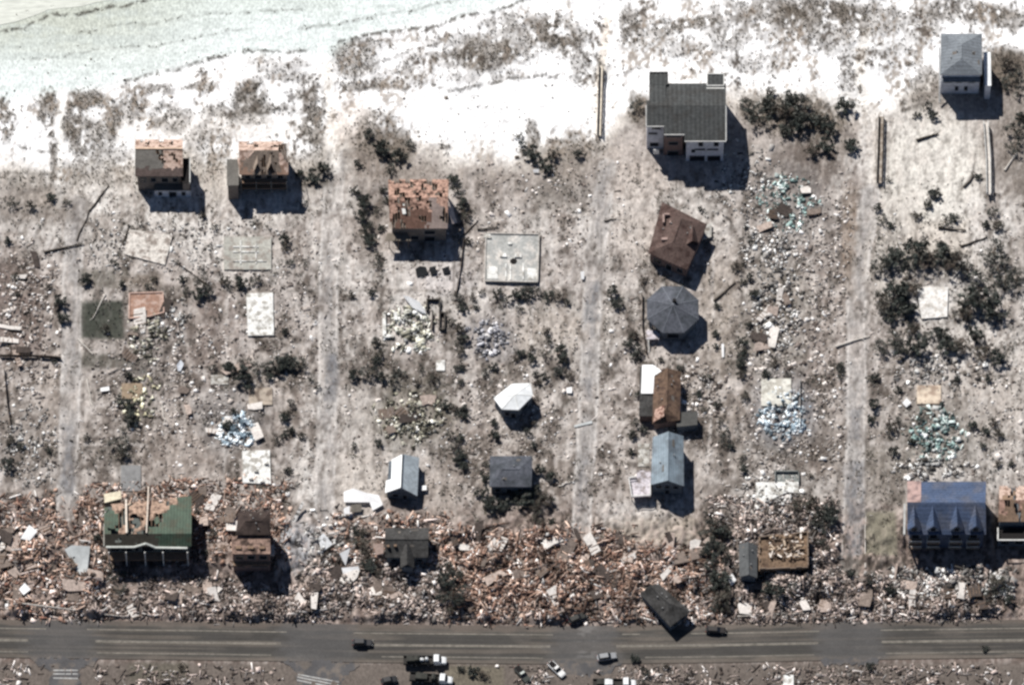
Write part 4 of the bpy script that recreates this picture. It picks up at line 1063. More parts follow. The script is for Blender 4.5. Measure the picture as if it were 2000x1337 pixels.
# ---------------------------------------------------------------- damaged house on the right edge
t = par_ = thing("damaged_townhouse", "damaged townhouse with bare orange roof boards, cut by the right edge", "townhouse", W(1985, 1025))
N1, N2, S1, S2 = W(1952, 948, 6.6), W(2060, 948, 6.6), W(2060, 1018, 6.6), W(1950, 1018, 6.6)
w, foot = walls(t, [N1, N2, S1, S2], -.4, 6.3, SIDING_T, .4)
RL, RR = up(mid(N1, S2, .5), 8.6), up(mid(N2, S1, .5), 8.6)
torn_slope(t, RL, RR, N2, N1, ["pb.pppbpp.", "ppbpp.pbpp", "pp.ppp.bpp"], {'p': PLY_M, 'b': WOOD_M}); torn_slope(t, RL, RR, S1, S2, ["p.bpp.pbpp", "pbb.bpp.pp", "bbb.bbbbbb"], {'p': OB, 'b': WOOD_M})
fl = MB(); fl.slab([up(p, 5) for p in inset([N1, N2, S1, S2], .6)], .2); fl.build("upper_floor", INTERIOR_M, t)
mb = MB(); mb.slab(q((1948, 1034, 4.2), (2060, 1034, 4.2), (2060, 1052, 4.2), (1948, 1052, 4.2)), .3); bal = mb.build("balcony", DARK_M, t)
mb = MB(); mb.bar(W(1948, 1054, 4.9), W(2060, 1054, 4.9), .3, .3); mb.bar(W(1949, 1030, 4.9), W(1949, 1054, 4.9), .3, .3); mb.build("railing", WHITE_TRIM, bal)
mb = MB(); mb.prism([(p[0], p[1]) for p in q((1950, 1034, 4), (2060, 1034, 4), (2060, 1050, 4), (1950, 1050, 4))], -.4, 3.8); ww_ = mb.build("lower_wall", SIDING_T, t)
a, b_ = W(1950, 1050, 4), W(2060, 1050, 4); wins(t, a, b_, [(.05, .2, 1, 3), (.3, .45, 1, 3)])

# ---------------------------------------------------------------- grey house in the upper right corner
t = par_ = thing("grey_beach_house", "tall pale grey hip roofed beach house with a walkway leading away", "house", W(1880, 140))
h, r = 9.6, 11.4
A, B, Cc, D = W(1838, 66, h), W(1918, 66, h), W(1918, 146, h), W(1836, 146, h)
roof, foot = gable(t, A, B, Cc, D, r, 'ns', ROOF_LG, SIDING_G, hip=(.35, .3), edge=WHITE_TRIM)
wins(t, foot[3], foot[2], [(.38, .46, 1.5, 3.4), (.62, .7, 1.5, 3.4), (.1, .28, 5.2, 7), (.4, .55, 5.2, 7), (.7, .88, 5.2, 7)])
mb = MB(); mb.slab([up(p, 7.9) for p in (foot[3] + Vector((0, .2, 0)), foot[2] + Vector((0, .2, 0)), foot[2] - Vector((0, 1.6, 0)), foot[3] - Vector((0, 1.6, 0)))], .25); mb.build("porch_roof", ROOF_LG, t)
w2, f2, r2_ = flat_box(t, q((1921, 98, 7.5), (1935, 98, 7.5), (1936, 168, 6.5), (1924, 168, 6.5)), -.4, 6.6, SIDING_G, ROOF_WH, "side_wing", "wing_roof", .1)
mb = MB(); mb.bar(W(1835, 92, 9.6), W(1835, 200, 1), .35, .35); mb.build("downpipe", WHITE_TRIM, t)

# ------------------------------------------------------------------ bare foundations
def slab_thing(name, label, cat, pts, top, m, rim=None, group=None, extra=None):
    c = W(sum(p[0] for p in pts) / len(pts), sum(p[1] for p in pts) / len(pts))
    t = thing(name, label, cat, c, group)
    P4 = [W(x, y, top) for x, y in pts]
    mb = MB(); mb.slab(P4, top + .7); mb.build("slab_top", m, t)
    if rim:
        mb = MB()
        for a, b in zip(P4, P4[1:] + P4[:1]): mb.bar(up(a, top + rim[1] / 2 - .02), up(b, top + rim[1] / 2 - .02), rim[0], rim[1])
        mb.build("kerb", rim[2], t)
    return t
def quad(x0, y0, x1, y1): return [(x0, y0), (x1, y0), (x1, y1), (x0, y1)]
G1 = None
t = slab_thing("concrete_slab", "clean white house slab standing alone, brightest and upright in shape", "slab", [(481, 573), (533, 571), (535, 654), (484, 655)], .5, WCONC_M)
slab_thing("concrete_slab", "white sand dusted slab standing inside the ring of dark trees at right", "slab", [(1791, 562), (1852, 560), (1850, 618), (1800, 622)], .5, mat("dusted_slab", (240, 238, 234), n1=(1.4, .72, 1.1), dirt=((206, 200, 192), .6)))
t = slab_thing("concrete_slab", "stained white house slab above the dark storeyed house", "slab", [(473, 880), (527, 878), (529, 944), (474, 942)], .45, WCONC_M)
mb = MB()
for x, y in ((490, 935), (512, 940), (500, 920), (520, 905)): p = W(x, y, .5); mb.prism([(p.x - .5, p.y - .3), (p.x + .6, p.y - .4), (p.x + .4, p.y + .5)], .3, 1.0)
mb.build("broken_blocks", CONC_M, t)
t = slab_thing("house_foundation", "square grey foundation with a raised rim and a hole in the middle", "foundation", [(949, 456), (1053, 458), (1050, 551), (947, 549)], .7, mat("grey_foundation", (180, 181, 178), n1=(1.4, .7, 1.15), dirt=((206, 202, 196), .5)), (.3, .35, mat("rim_concrete", (202, 197, 190), n1=(1.5, .6, 1.15))))
for x, y, s_ in ((952, 462, 1.0), (983, 499, .9), (1012, 500, .9), (996, 476, .5)): mb = MB(); p = W(x, y, .8); mb.prism([(p.x - s_, p.y - .5 * s_), (p.x + s_, p.y - .6 * s_), (p.x + .8 * s_, p.y + .6 * s_), (p.x - .9 * s_, p.y + .5 * s_)], .5, 1.1); mb.build("pale_block", WCONC_M, t)
for x0, y0, x1, y1 in ((952, 520, 972, 544), (1030, 524, 1049, 546)): mb = MB(); mb.slab([W(x, y, .78) for x, y in quad(x0, y0, x1, y1)], .2); mb.build("pale_patch", WCONC_M, t)
for x in (988, 997, 1022): mb = MB(); mb.bar(W(x, 515, .8), W(x, 546, .8), .35, .25); mb.build("pale_beam", WCONC_M, t)
mb = MB(); p = W(1003, 510, .72); mb.prism([(p.x + 1.0 * math.cos(i), p.y + 1.0 * math.sin(i)) for i in np.linspace(0, 5.4, 7)], .3, .73); mb.build("hole", DARK_M, t)
t = slab_thing("concrete_slab", "tilted pale slab littered with broken pieces, left of the sandy street", "slab", [(252, 448), (337, 458), (322, 517), (243, 496)], .4, mat("pale_dirty_concrete", (226, 220, 212), n1=(1.6, .6, 1.12), dirt=((158, 148, 140), .7)))
t = slab_thing("house_foundation", "greenish grey foundation split by white kerb lines below the second beach house", "foundation", [(437, 462), (530, 462), (530, 526), (437, 526)], .45, mat("green_grey_concrete", (184, 183, 175), n1=(1.6, .7, 1.15), dirt=((158, 150, 142), .5)), None)
mb = MB()
for a, b in (((455, 492), (505, 492)), ((455, 482), (505, 482)), ((470, 470), (470, 515)), ((500, 470), (500, 515)), ((455, 510), (520, 510))): mb.bar(W(*a, .5), W(*b, .5), .3, .35)
mb.build("kerb", WCONC_M, t)
t = slab_thing("concrete_slab", "pale square slab at the head of a blue white rubble heap", "slab", quad(1487, 739, 1545, 792), .45, mat("off_white_concrete", (226, 224, 214), dirt=((180, 176, 166), .5)))
t = slab_thing("concrete_slab", "broken white slab with a small grey walled square above it", "slab", [(1476, 941), (1560, 940), (1560, 962), (1538, 960), (1520, 968), (1500, 978), (1478, 980)], .5, WCONC_M)
mb = MB()
for a, b in (((1515, 921), (1559, 921)), ((1514, 921), (1514, 940)), ((1560, 923), (1560, 942))): mb.bar(W(*a, .5), W(*b, .5), .25, 1.0)
mb.slab([W(x, y, .3) for x, y in quad(1516, 922, 1559, 940)], .4); mb.build("low_wall", mat("grey_blockwork", (132, 136, 134)), t)
slab_thing("concrete_slab", "cream patio slab between trees and teal rubble on the right", "slab", quad(1791, 752, 1838, 788), .4, mat("cream_concrete", (222, 206, 186), dirt=((170, 150, 134), .6)))
slab_thing("tile_floor", "terracotta tiled floor left where a house stood", "floor", [(253, 573), (318, 571), (320, 610), (292, 618), (252, 622)], .4, mat("terracotta_floor", (162, 130, 114), n1=(1.6, .75, 1.15), n2=(.3, .9, 1.1), dirt=((186, 162, 150), .7)), (.3, .3, mat("pink_edge", (206, 176, 162))))
slab_thing("tile_floor", "tan tiled floor edged by yellow rubble", "floor", quad(238, 748, 278, 778), .35, mat("tan_floor_b", (156, 138, 118)))
slab_thing("concrete_slab", "plain grey slab just above the green roofed building", "slab", quad(236, 908, 275, 958), .3, mat("plain_grey_slab", (140, 140, 140)))
slab_thing("concrete_slab", "small pale slab beside dark brush, left of centre", "slab", quad(412, 732, 446, 750), .3, CONC_M)
slab_thing("concrete_slab", "tan slab above the white stained slab", "slab", quad(486, 757, 532, 790), .3, mat("tan_slab", (180, 168, 154), dirt=((120, 108, 98), .6)))
slab_thing("concrete_slab", "short white slab at the bottom edge left of the highway sign debris", "slab", quad(1530, 1317, 1550, 1345), .4, WCONC_M)
slab_thing("concrete_slab", "white square slab among the cream rubble's lower right", "slab", quad(852, 703, 869, 723), .4, WCONC_M)
# foundation walls of the cream rubble house
t = thing("foundation_walls", "low dark framed foundation walls beside the cream rubble heap", "foundation", W(845, 610))
mb = MB()
for a, b in (((834, 586), (859, 586)), ((859, 586), (858, 643)), ((834, 586), (834, 608)), ((845, 610), (844, 643)), ((858, 612), (869, 612)), ((869, 612), (868, 644)), ((858, 644), (868, 644))): mb.bar(W(*a, .5), W(*b, .5), .35, 1.2)
mb.build("frame_walls", mat("dark_blockwork", (78, 74, 70)), t)
mb = MB()
for a, b in (((750, 612), (751, 658)), ((751, 657), (769, 657)), ((772, 610), (773, 626)), ((750, 612), (754, 612))): mb.bar(W(*a, .4), W(*b, .4), .9, .9)
mb.build("white_walls", WCONC_M, t)

# ------------------------------------------------------------------ fences, boardwalks and posts
def boardwalk(label, pts, w, z, rail=True, m=None, name="boardwalk", dark=False):
    t = thing(name, label, "boardwalk", W(*pts[0]))
    mb = MB()
    for a, b in zip(pts, pts[1:]): mb.bar(W(*a, z), W(*b, z), w, .18)
    mb.build("walkway_deck", m or WOOD_M, t)
    if rail:
        for s in (-1, 1):
            mb = MB()
            for a, b in zip(pts, pts[1:]):
                A, B = W(*a, z), W(*b, z); d = (B - A).normalized(); n = Vector((-d.y, d.x, 0)) * s * (w / 2)
                mb.bar(A + n + Vector((0, 0, .9)), B + n + Vector((0, 0, .9)), .16, .2)
                mb.bar(A + n + Vector((0, 0, .5)), B + n + Vector((0, 0, .5)), .06, .5)
                L = (B - A).length
                for k in range(int(L / 2) + 1):
                    p = A + d * (k * 2) + n; mb.bar(up(p, -.5), up(p, z + 1.0), .16, .16)
            mb.build("railing", mat("dark_rail", (84, 78, 70)) if dark else WHITE_TRIM, t)
    return t
boardwalk("long pale dune boardwalk with dark railings leading up the beach", [(1174, 130), (1172, 200), (1170, 265)], 1.0, .9, m=mat("pale_boards", (238, 228, 212)), dark=True)
boardwalk("brown boardwalk with striped planks beside the pale sandy lot", [(1721, 228), (1719, 300), (1717, 358)], 1.3, .7, m=mat("brown_boards", (150, 138, 126), seams=(.5, 'Y', .4), dirt=((196, 188, 178), .5)), dark=True)
boardwalk("pale walkway with white railings below the grey corner house", [(1925, 240), (1930, 310), (1931, 380)], 1.1, 1.2, m=mat("walk_boards", (206, 200, 194)))
def fence(label, pts, h, m):
    t = thing("fence", label, "fence", W(*pts[0]))
    mb = MB(); pb = MB()
    for a, b in zip(pts, pts[1:]):
        A, B = W(*a), W(*b); L = (B - A).length
        n = max(1, int(L / 2.4))
        for k in range(n):
            if R.random() < .12: continue
            s, e = mid(A, B, k / n), mid(A, B, (k + 1) / n)
            mb.bar(up(s, h / 2 + .1), up(e, h / 2 + .1 + R.uniform(-.15, .1)), .08, h * R.uniform(.8, 1))
        for k in range(n + 1):
            s = mid(A, B, k / n); pb.bar(up(s, -.4), up(s, h + .2), .14, .14)
    mb.build("fence_panels", m, t); pb.build("posts", WOOD_M, t)
FM = mat("weathered_fence", (104, 94, 86), n1=(1.2, .6, 1.2))
fence("weathered fence running level at the left edge of the photo", [(0, 697), (60, 697), (119, 701)], 1.3, FM)
fence("weathered fence running down the left margin", [(8, 722), (14, 790), (22, 838)], 1.2, FM)
fence("fence curving beside the street right of the square foundation", [(906, 470), (898, 540), (890, 580)], .9, FM)
fence("fence along the edge of the octagonal house lot", [(1254, 560), (1254, 640), (1262, 690)], 1.2, FM)
fence("fence with pale panels beside the blue rubble, lower right", [(1562, 742), (1563, 830)], 1.1, mat("pale_fence", (206, 204, 200)))

# ------------------------------------------------------------------ vehicles
def ring(sec, x):                       # cross-section of a car body at x
    return [Vector((x, y, z)) for y, z in sec]
def loft(mb, rings, mi=0):
    n0 = len(mb.v); k = len(rings[0])
    for r_ in rings: mb.v += [tuple(p) for p in r_]
    for i in range(len(rings) - 1):
        for j in range(k):
            a, b = n0 + i * k + j, n0 + i * k + (j + 1) % k
            mb.f.append((a, b, b + k, a + k)); mb.m.append(mi)
    mb.f.append(tuple(n0 + j for j in range(k))); mb.m.append(mi)
    mb.f.append(tuple(n0 + (len(rings) - 1) * k + j for j in range(k - 1, -1, -1))); mb.m.append(mi)
TYRE_M = mat("tyre", (28, 28, 29), n1=None, n2=None)
RIM_M = mat("wheel_rim", (150, 152, 154), rough=.4, n1=None, n2=None)
LAMP_M = mat("headlamp", (230, 230, 225), rough=.2, n1=None, n2=None)
RED_M = mat("tail_lamp", (140, 20, 18), rough=.3, n1=None, n2=None)
def wheel(par, x, y, r=.36, w=.24):
    mb = MB(); mb.tube((x, y - w / 2, r), (x, y + w / 2, r), r, r, 14); wl = mb.build("wheel", TYRE_M)
    wl.parent = par
    mb = MB(); s = 1 if y > 0 else -1; mb.tube((x, y + s * w / 2, r), (x, y + s * (w / 2 + .02), r), r * .6, r * .5, 10); rm = mb.build("rim", RIM_M); rm.parent = wl
def sub(mb, name, m, par):
    o = mb.build(name, m); o.parent = par; return o
def sec(hw, z0, z1, tuck=.08):
    return [(-hw + tuck, z0), (hw - tuck, z0), (hw, z0 + .18), (hw, z1 - .12), (hw - .1, z1), (-hw + .1, z1), (-hw, z1 - .12), (-hw, z0 + .18)]
def paint(name, rgb): return mat(name, rgb, rough=.35, n1=None, n2=(.8, .92, 1.06), spec=.5)
def car(px, py, yaw, body_rgb, label, kind="car", L=4.8, roof=1.55, pickup=False, roof_rgb=None):
    t = thing("pickup_truck" if pickup else "parked_car", label, "pickup" if pickup else "car", W(px, py, .05)); t.location.z = .04
    t.rotation_euler[2] = yaw
    pm = paint("car_paint", body_rgb); hw = .92
    mb = MB(); x = L / 2
    loft(mb, [ring(sec(hw - .12, .35, .78), -x), ring(sec(hw, .28, .95), -x + .25), ring(sec(hw, .25, .98), -.3), ring(sec(hw, .25, .95), x * .35), ring(sec(hw - .02, .28, .86), x - .35), ring(sec(hw - .16, .35, .72), x)])
    b = sub(mb, "body", pm, t)
    def cs(w0, w1, z0, z1): return [(-w0, z0), (w0, z0), (w1, z1 - .05), (w1 - .1, z1), (-w1 + .1, z1), (-w1, z1 - .05)]
    rear = -x * .2 if pickup else -x + .35
    mb = MB(); loft(mb, [ring(cs(.84, .8, .9, .98), rear), ring(cs(.84, .68, .9, roof), rear + .35), ring(cs(.84, .68, .9, roof), .25), ring(cs(.84, .78, .9, .98), x * .42)])
    sub(mb, "windows", GLASS_M, t)
    mb = MB(); mb.slab([Vector((rear + .3, -.62, roof + .03)), Vector((.35, -.62, roof + .03)), Vector((.35, .62, roof + .03)), Vector((rear + .3, .62, roof + .03))], .06)
    sub(mb, "car_roof", paint("roof_paint", roof_rgb or body_rgb), t)
    if pickup:
        mb = MB(); mb.slab([Vector((-x + .15, -.72, 1.0)), Vector((rear - .1, -.72, 1.0)), Vector((rear - .1, .72, 1.0)), Vector((-x + .15, .72, 1.0))], .03); sub(mb, "cargo_bed", DARK_M, t)
    for sx in (-1, 1):
        for sy in (-1, 1): wheel(t, sx * (x - .9), sy * (hw - .1))
        mb = MB(); mb.bar((x - .1, sx * .62, .66), (x + .02, sx * .58, .64), .3, .16); sub(mb, "headlight", LAMP_M, t)
        mb = MB(); mb.bar((-x - .02, sx * .66, .78), (-x + .1, sx * .7, .78), .22, .16); sub(mb, "tail_light", RED_M, t)
    return t
car(708, 1257, math.radians(0), (52, 52, 54), "dark charcoal car driving along the highway's centre line", L=5.2, roof=1.75)
car(1087, 1308, math.radians(-48), (236, 236, 234), "white pickup parked aslant at the side street mouth", L=5.4, pickup=True)
car(1185, 1284, math.radians(10), (150, 152, 154), "silver car standing on the highway's lower edge beside the side street", L=5.0)
car(1020, 1318, math.radians(-55), (62, 66, 62), "dark green grey pickup parked aslant on bare soil", L=5.4, pickup=True, roof_rgb=(190, 196, 190))
car(760, 1330, math.radians(15), (40, 40, 42), "small black car on the bottom edge left of the work trucks", L=4.2)
car(1398, 1232, math.radians(-4), (44, 40, 38), "dark brown wrecked car at the foot of the debris by the highway", L=5.2, roof=1.4)
car(1127, 1209, math.radians(28), (46, 46, 42), "black car pushed against the debris above the highway", L=5.0, roof=1.6)
def work_truck(px, py, yaw, label, cargo):
    t = thing("work_truck", label, "truck", W(px, py, .05)); t.location.z = .04; t.rotation_euler[2] = yaw
    wp = paint("truck_white", (240, 242, 242))
    mb = MB(); loft(mb, [ring(sec(1.05, .5, 2.35), 1.2), ring(sec(1.1, .5, 2.5), 1.5), ring(sec(1.1, .5, 2.45), 2.5), ring(sec(1.05, .5, 1.7), 3.0)]); c = sub(mb, "cab", wp, t)
    mb = MB(); loft(mb, [ring(sec(1.0, .5, 1.5), 3.0), ring(sec(.98, .5, 1.4), 4.0), ring(sec(.85, .55, 1.2), 4.4)]); sub(mb, "hood", wp, t)
    mb = MB(); mb.slab([Vector((2.55, -.9, 2.42)), Vector((3.1, -.92, 1.72)), Vector((3.1, .92, 1.72)), Vector((2.55, .9, 2.42))], .03); sub(mb, "windscreen", GLASS_M, t)
    mb = MB(); mb.slab([Vector((-6.5, -1.2, 1.1)), Vector((1.1, -1.2, 1.1)), Vector((1.1, 1.2, 1.1)), Vector((-6.5, 1.2, 1.1))], .25); bed = sub(mb, "flatbed", mat("truck_bed", (58, 56, 54)), t)
    mb = MB()
    for y in (-1.15, 1.15): mb.bar((-6.5, y, 1.35), (1.1, y, 1.35), .1, .5)
    sub(mb, "side_rails", mat("rail_dark", (50, 50, 50)), bed)
    for x, y, z, a, b, h, mi in cargo:
        mb = MB(); loft(mb, [ring(sec(b, z, z + h * .9, .05), x - a), ring(sec(b, z, z + h, .05), x), ring(sec(b * .9, z, z + h * .8, .05), x + a)]); sub(mb, "equipment", mi, bed)
    for x in (3.2, -3.2, -4.4, -.2):
        for y in (-.95, .95): wheel(t, x, y, .48, .3)
    for y in (-.7, .7): mb = MB(); mb.bar((4.38, y, .9), (4.48, y, .9), .25, .2); sub(mb, "headlight", LAMP_M, t)
    return t
EQ = mat("equipment_dark", (66, 66, 62)); EQW = mat("equipment_white", (230, 232, 232))
work_truck(838, 1293, 0, "upper of two white cabbed work trucks with dark loaded flatbeds", [(-4.5, 0, 1.1, 1.2, .8, 1.2, EQ), (-1.8, 0, 1.1, .5, .4, .9, EQW), (-.6, .3, 1.1, .35, .4, 1.3, EQW), (-3, .2, 1.1, .6, .7, 1.5, EQ)])
work_truck(850, 1329, math.radians(-6), "lower of two white cabbed work trucks, at the bottom edge", [(-3.5, 0, 1.1, 1.5, .9, 1.1, EQ), (-.4, 0, 1.1, .5, .9, 1.6, EQ)])
work_truck(1208, 1338, 0, "white and dark work truck cut by the bottom edge by the side street", [(-2.5, 0, 1.1, 1.0, .9, 1.0, EQW), (-4.6, 0, 1.1, .9, .8, 1.2, EQ)])

# ------------------------------------------------------------------ distinct white and grey panels torn from roofs
def torn_panel(label, pts, z, m, th=.12, name="torn_panel", cat="panel", battens=3):
    t = thing(name, label, cat, W(sum(p[0] for p in pts) / len(pts), sum(p[1] for p in pts) / len(pts)))
    P = [W(p[0], p[1], z + (p[2] if len(p) > 2 else 0)) for p in pts]
    mb = MB(); mb.slab(P, th); sh = mb.build("sheet", m, t)
    mb = MB()
    for k in range(battens):
        u = (k + .5) / battens
        mb.bar(mid(P[0], P[1], u) - Vector((0, 0, th + .06)), mid(P[-1], P[2], u) - Vector((0, 0, th + .06)), .12, .12)
    mb.build("battens", WOOD_M, t)
    return t
WS = mat("white_panel", (250, 250, 250), n1=(1.0, .92, 1.04), n2=None); GS = mat("pale_grey_panel", (196, 200, 200), n1=(1.0, .9, 1.06))
t = torn_panel("large wedge of pale grey roof leaning in the debris left of the green building", [(126, 1072, 1.0), (140, 1064, 2.0), (176, 1066, 2.4), (172, 1108, .6), (168, 1135, 0), (150, 1112, .3)], .5, GS, name="roof_fragment", cat="roof fragment")
torn_panel("white panel lying highest in the brown debris at the left edge", [(40, 1051, .3), (57, 1024, .8), (73, 1037, .8), (58, 1055, .2)], .5, WS)
torn_panel("white panel half buried low in the brown debris at the left edge", [(37, 1150), (48, 1137, .4), (60, 1150, .4), (46, 1161)], .6, WS)
torn_panel("white narrow strip lying just above the highway at far left", [(10, 1178), (38, 1174), (38, 1179), (10, 1184)], .5, WS)
torn_panel("very large white sheet spread beside the metal roofed cottage", [(671, 960, .3), (690, 953, .9), (716, 962, 1.0), (740, 966, .6), (748, 985, .3), (728, 996, .2), (722, 980, .4), (672, 980)], .8, WS)
torn_panel("white triangular panel standing in debris left of the charcoal house", [(663, 1080, 1.6), (684, 1069, 1.8), (675, 1104, .2)], .4, WS, battens=2)
torn_panel("white bar shaped panel lying below the white triangle", [(667, 1108, .6), (700, 1105, .7), (703, 1115, .2), (670, 1119, .2)], .4, WS)
torn_panel("bright pale sheet crumpled on the bare lot left of the charcoal house", [(622, 1050, .8), (632, 1040, 1.2), (650, 1062, .6), (628, 1078, .2)], .3, mat("crumpled_sheet", (236, 238, 240), n1=(1.5, .6, 1.1)))
torn_panel("white diamond shaped panel beside the small grey house", [(1420, 1130, .7), (1430, 1119, 1.1), (1438, 1132, .8), (1429, 1143, .2)], .9, WS)
torn_panel("long white leaning sheet at the top of the cream rubble", [(787, 577, .3), (797, 578, 1.4), (820, 590, 1.6), (833, 612, .6), (826, 612, .2), (805, 600, .3)], .6, WS)
torn_panel("white square panel beside the street, right of the dark hedge trees", [(1106, 757), (1117, 755, .3), (1117, 767, .2), (1107, 767)], .5, WS)
torn_panel("white diamond panel above the teal rubble on the right", [(1762, 786, .2), (1771, 777, .5), (1780, 786, .4), (1770, 795)], .5, WS)
torn_panel("white box like panel beside the cottage's right wall", [(822, 948), (833, 947), (833, 956), (823, 957)], 1.0, WS)
torn_panel("white upright strip standing by the octagonal house's shadow", [(1409, 671, .4), (1414, 671, .4), (1414, 697), (1410, 697)], .5, WS, battens=1)
torn_panel("white cab like box at the truck wreck beside the large white sheet", [(671, 992, .8), (683, 987, 1.1), (683, 1003, .5), (672, 1003, .4)], .9, WS)
torn_panel("grey ribbed panel beside the white box, under the large white sheet", [(686, 985, .6), (706, 983, .6), (706, 998, .2), (686, 1000, .2)], .6, mat("ribbed_grey", (126, 120, 112), seams=(2, 'X', .3)))
torn_panel("pale strip lying across the street below the hexagonal house", [(1121, 830), (1156, 821), (1157, 826), (1122, 834)], .3, GS, battens=1)
torn_panel("white scrap beside the lower white pile at the upper lot", [(1041, 331, .4), (1053, 330, .4), (1052, 337), (1042, 337)], .5, WS, battens=1)
torn_panel("white bin like scrap above the vertical street", [(1134, 530, .6), (1141, 530, .6), (1141, 545), (1135, 545)], .5, WS, battens=1)
torn_panel("blue grey wreck of a boat shaped roof piece in the left lots", [(345, 712, .6), (353, 702, 1.0), (359, 710, .8), (353, 724, .2), (347, 724)], .5, mat("boat_grey", (214, 218, 224)), battens=1)
torn_panel("twin white bins standing on the left lot under the lawn", [(196, 757), (213, 754, .5), (214, 762, .3), (197, 764)], .5, WS, battens=1)
torn_panel("pale drifting roof strip beside the crumpled sheet street", [(566, 1025, .3), (590, 978, 1.2), (594, 982, 1.2), (575, 1024, .3)], .6, mat("pale_drift", (206, 204, 202), dirt=((60, 58, 56), 1.2)))
torn_panel("round black tank lid standing in front of the wrecked house", [(811, 525, .5), (820, 519, .8), (832, 521, .8), (836, 532, .3), (828, 540), (814, 540)], .3, mat("black_lid", (44, 46, 48)), battens=1)
torn_panel("black tarpaulin bundle right of the tank lid, before the wrecked house", [(838, 522, .6), (851, 519, .8), (853, 534, .3), (842, 538)], .3, mat("black_tarp", (40, 42, 45)), battens=1)
torn_panel("black tarpaulin bundle nearest the fence, before the wrecked house", [(863, 524, .6), (877, 519, .8), (879, 532, .3), (867, 537)], .3, mat("black_tarp_b", (38, 40, 44)), battens=1)

# ------------------------------------------------------------------ fallen trunks and poles
def log(a, b, r, label, m=BARK_M, name="fallen_log", cat="log", limbs=3):
    A, B = W(*a), W(*b); A.z = float(hz(A.x, A.y)) + r; B.z = float(hz(B.x, B.y)) + r
    t = thing(name, label, cat, A)
    mb = MB(); d = B - A; p = A; k = 4
    for i in range(k):
        n_ = A + d * ((i + 1) / k) + Vector((R.uniform(-.2, .2), R.uniform(-.2, .2), 0)); mb.tube(p, n_, r * (1 - .5 * i / k), r * (1 - .5 * (i + 1) / k), 7); p = n_
    mb.build("bole" if name == "fallen_log" else "pole_shaft", m, t)
    for i in range(limbs):
        s_ = A + d * R.uniform(.5, 1); e = s_ + Vector((R.uniform(-1.6, 1.6), R.uniform(-1.6, 1.6), R.uniform(.1, .8)))
        mb = MB(); mb.tube(s_, e, r * .4, r * .12, 5); mb.build("limb" if name == "fallen_log" else "crossarm", m, t)
DT = mat("dark_dead_wood", (72, 66, 60), n2=None); PT = mat("bleached_wood", (206, 200, 192), n2=None)
for a, b, r, lab, m_ in (((86, 494), (164, 477), .3, "dark fallen log lying across the sandy street, upper left", DT), ((152, 662), (182, 692), .25, "bleached fallen log at the dark lawn's lower left corner", PT),
        ((206, 575), (182, 622), .2, "thin bleached log lying on the dark lawn", PT), ((1394, 588), (1436, 553), .3, "dark fallen log right of the octagonal house", DT), ((1632, 678), (1698, 656), .3, "bleached log lying across the right hand street", PT),
        ((600, 1122), (652, 1064), .35, "dark log lying slantwise on the bare lot left of the charcoal house", DT), ((1962, 334), (1986, 298), .3, "bleached log leaning at the right edge below the corner house", PT), ((1876, 482), (1928, 464), .3, "dark curved log above the tree ring", DT),
        ((1832, 446), (1886, 452), .3, "dark log lying level above the tree ring", DT), ((1790, 276), (1832, 262), .35, "dark log on pale sand left of the white railed walkway", DT), ((932, 449), (972, 444), .25, "dark log just above the square foundation", DT),
        ((1882, 366), (1908, 340), .3, "dark forked log beside the white railed walkway", DT), ((240, 478), (252, 440), .25, "dark log at the tilted slab's left edge", DT), ((1180, 432), (1204, 428), .2, "small dark log left of the red roofed house", DT),
        ((150, 470), (176, 410), .2, "dark slender log by the path under the first beach house", DT), ((175, 412), (214, 362), .25, "dark curved log beside the first beach house", DT), ((1505, 660), (1540, 672), .25, "pale log in the white rubble strip", PT),
        ((316, 790), (322, 830), .2, "pale upright lying log below the yellow rubble", PT), ((170, 740), (182, 800), .2, "pale slender log beside the lower left street", PT), ((1090, 950), (1120, 940), .2, "pale log by the street right of the grey roofed house", PT),
        ((1478, 640), (1484, 700), .22, "pale log at the left side of the white rubble strip", PT), ((905, 460), (935, 430), .22, "dark log right of the wrecked house", DT), ((410, 560), (340, 510), .22, "dark long branchy log between the slabs, left", DT)):
    log(a, b, r, lab, m_)
for a, b, lab in (((40, 1186), (250, 1206), "long bleached utility pole fallen along the highway verge at left"), ((1440, 1204), (1580, 1196), "long bleached utility pole fallen along the highway verge at right"), ((860, 1208), (960, 1198), "bleached utility pole fallen along the highway verge at centre"), ((1690, 1110), (1690, 1010), "bleached utility pole fallen across the olive lot by the street")):
    log(a, b, .2, lab, PT, "fallen_pole", "pole", 1)

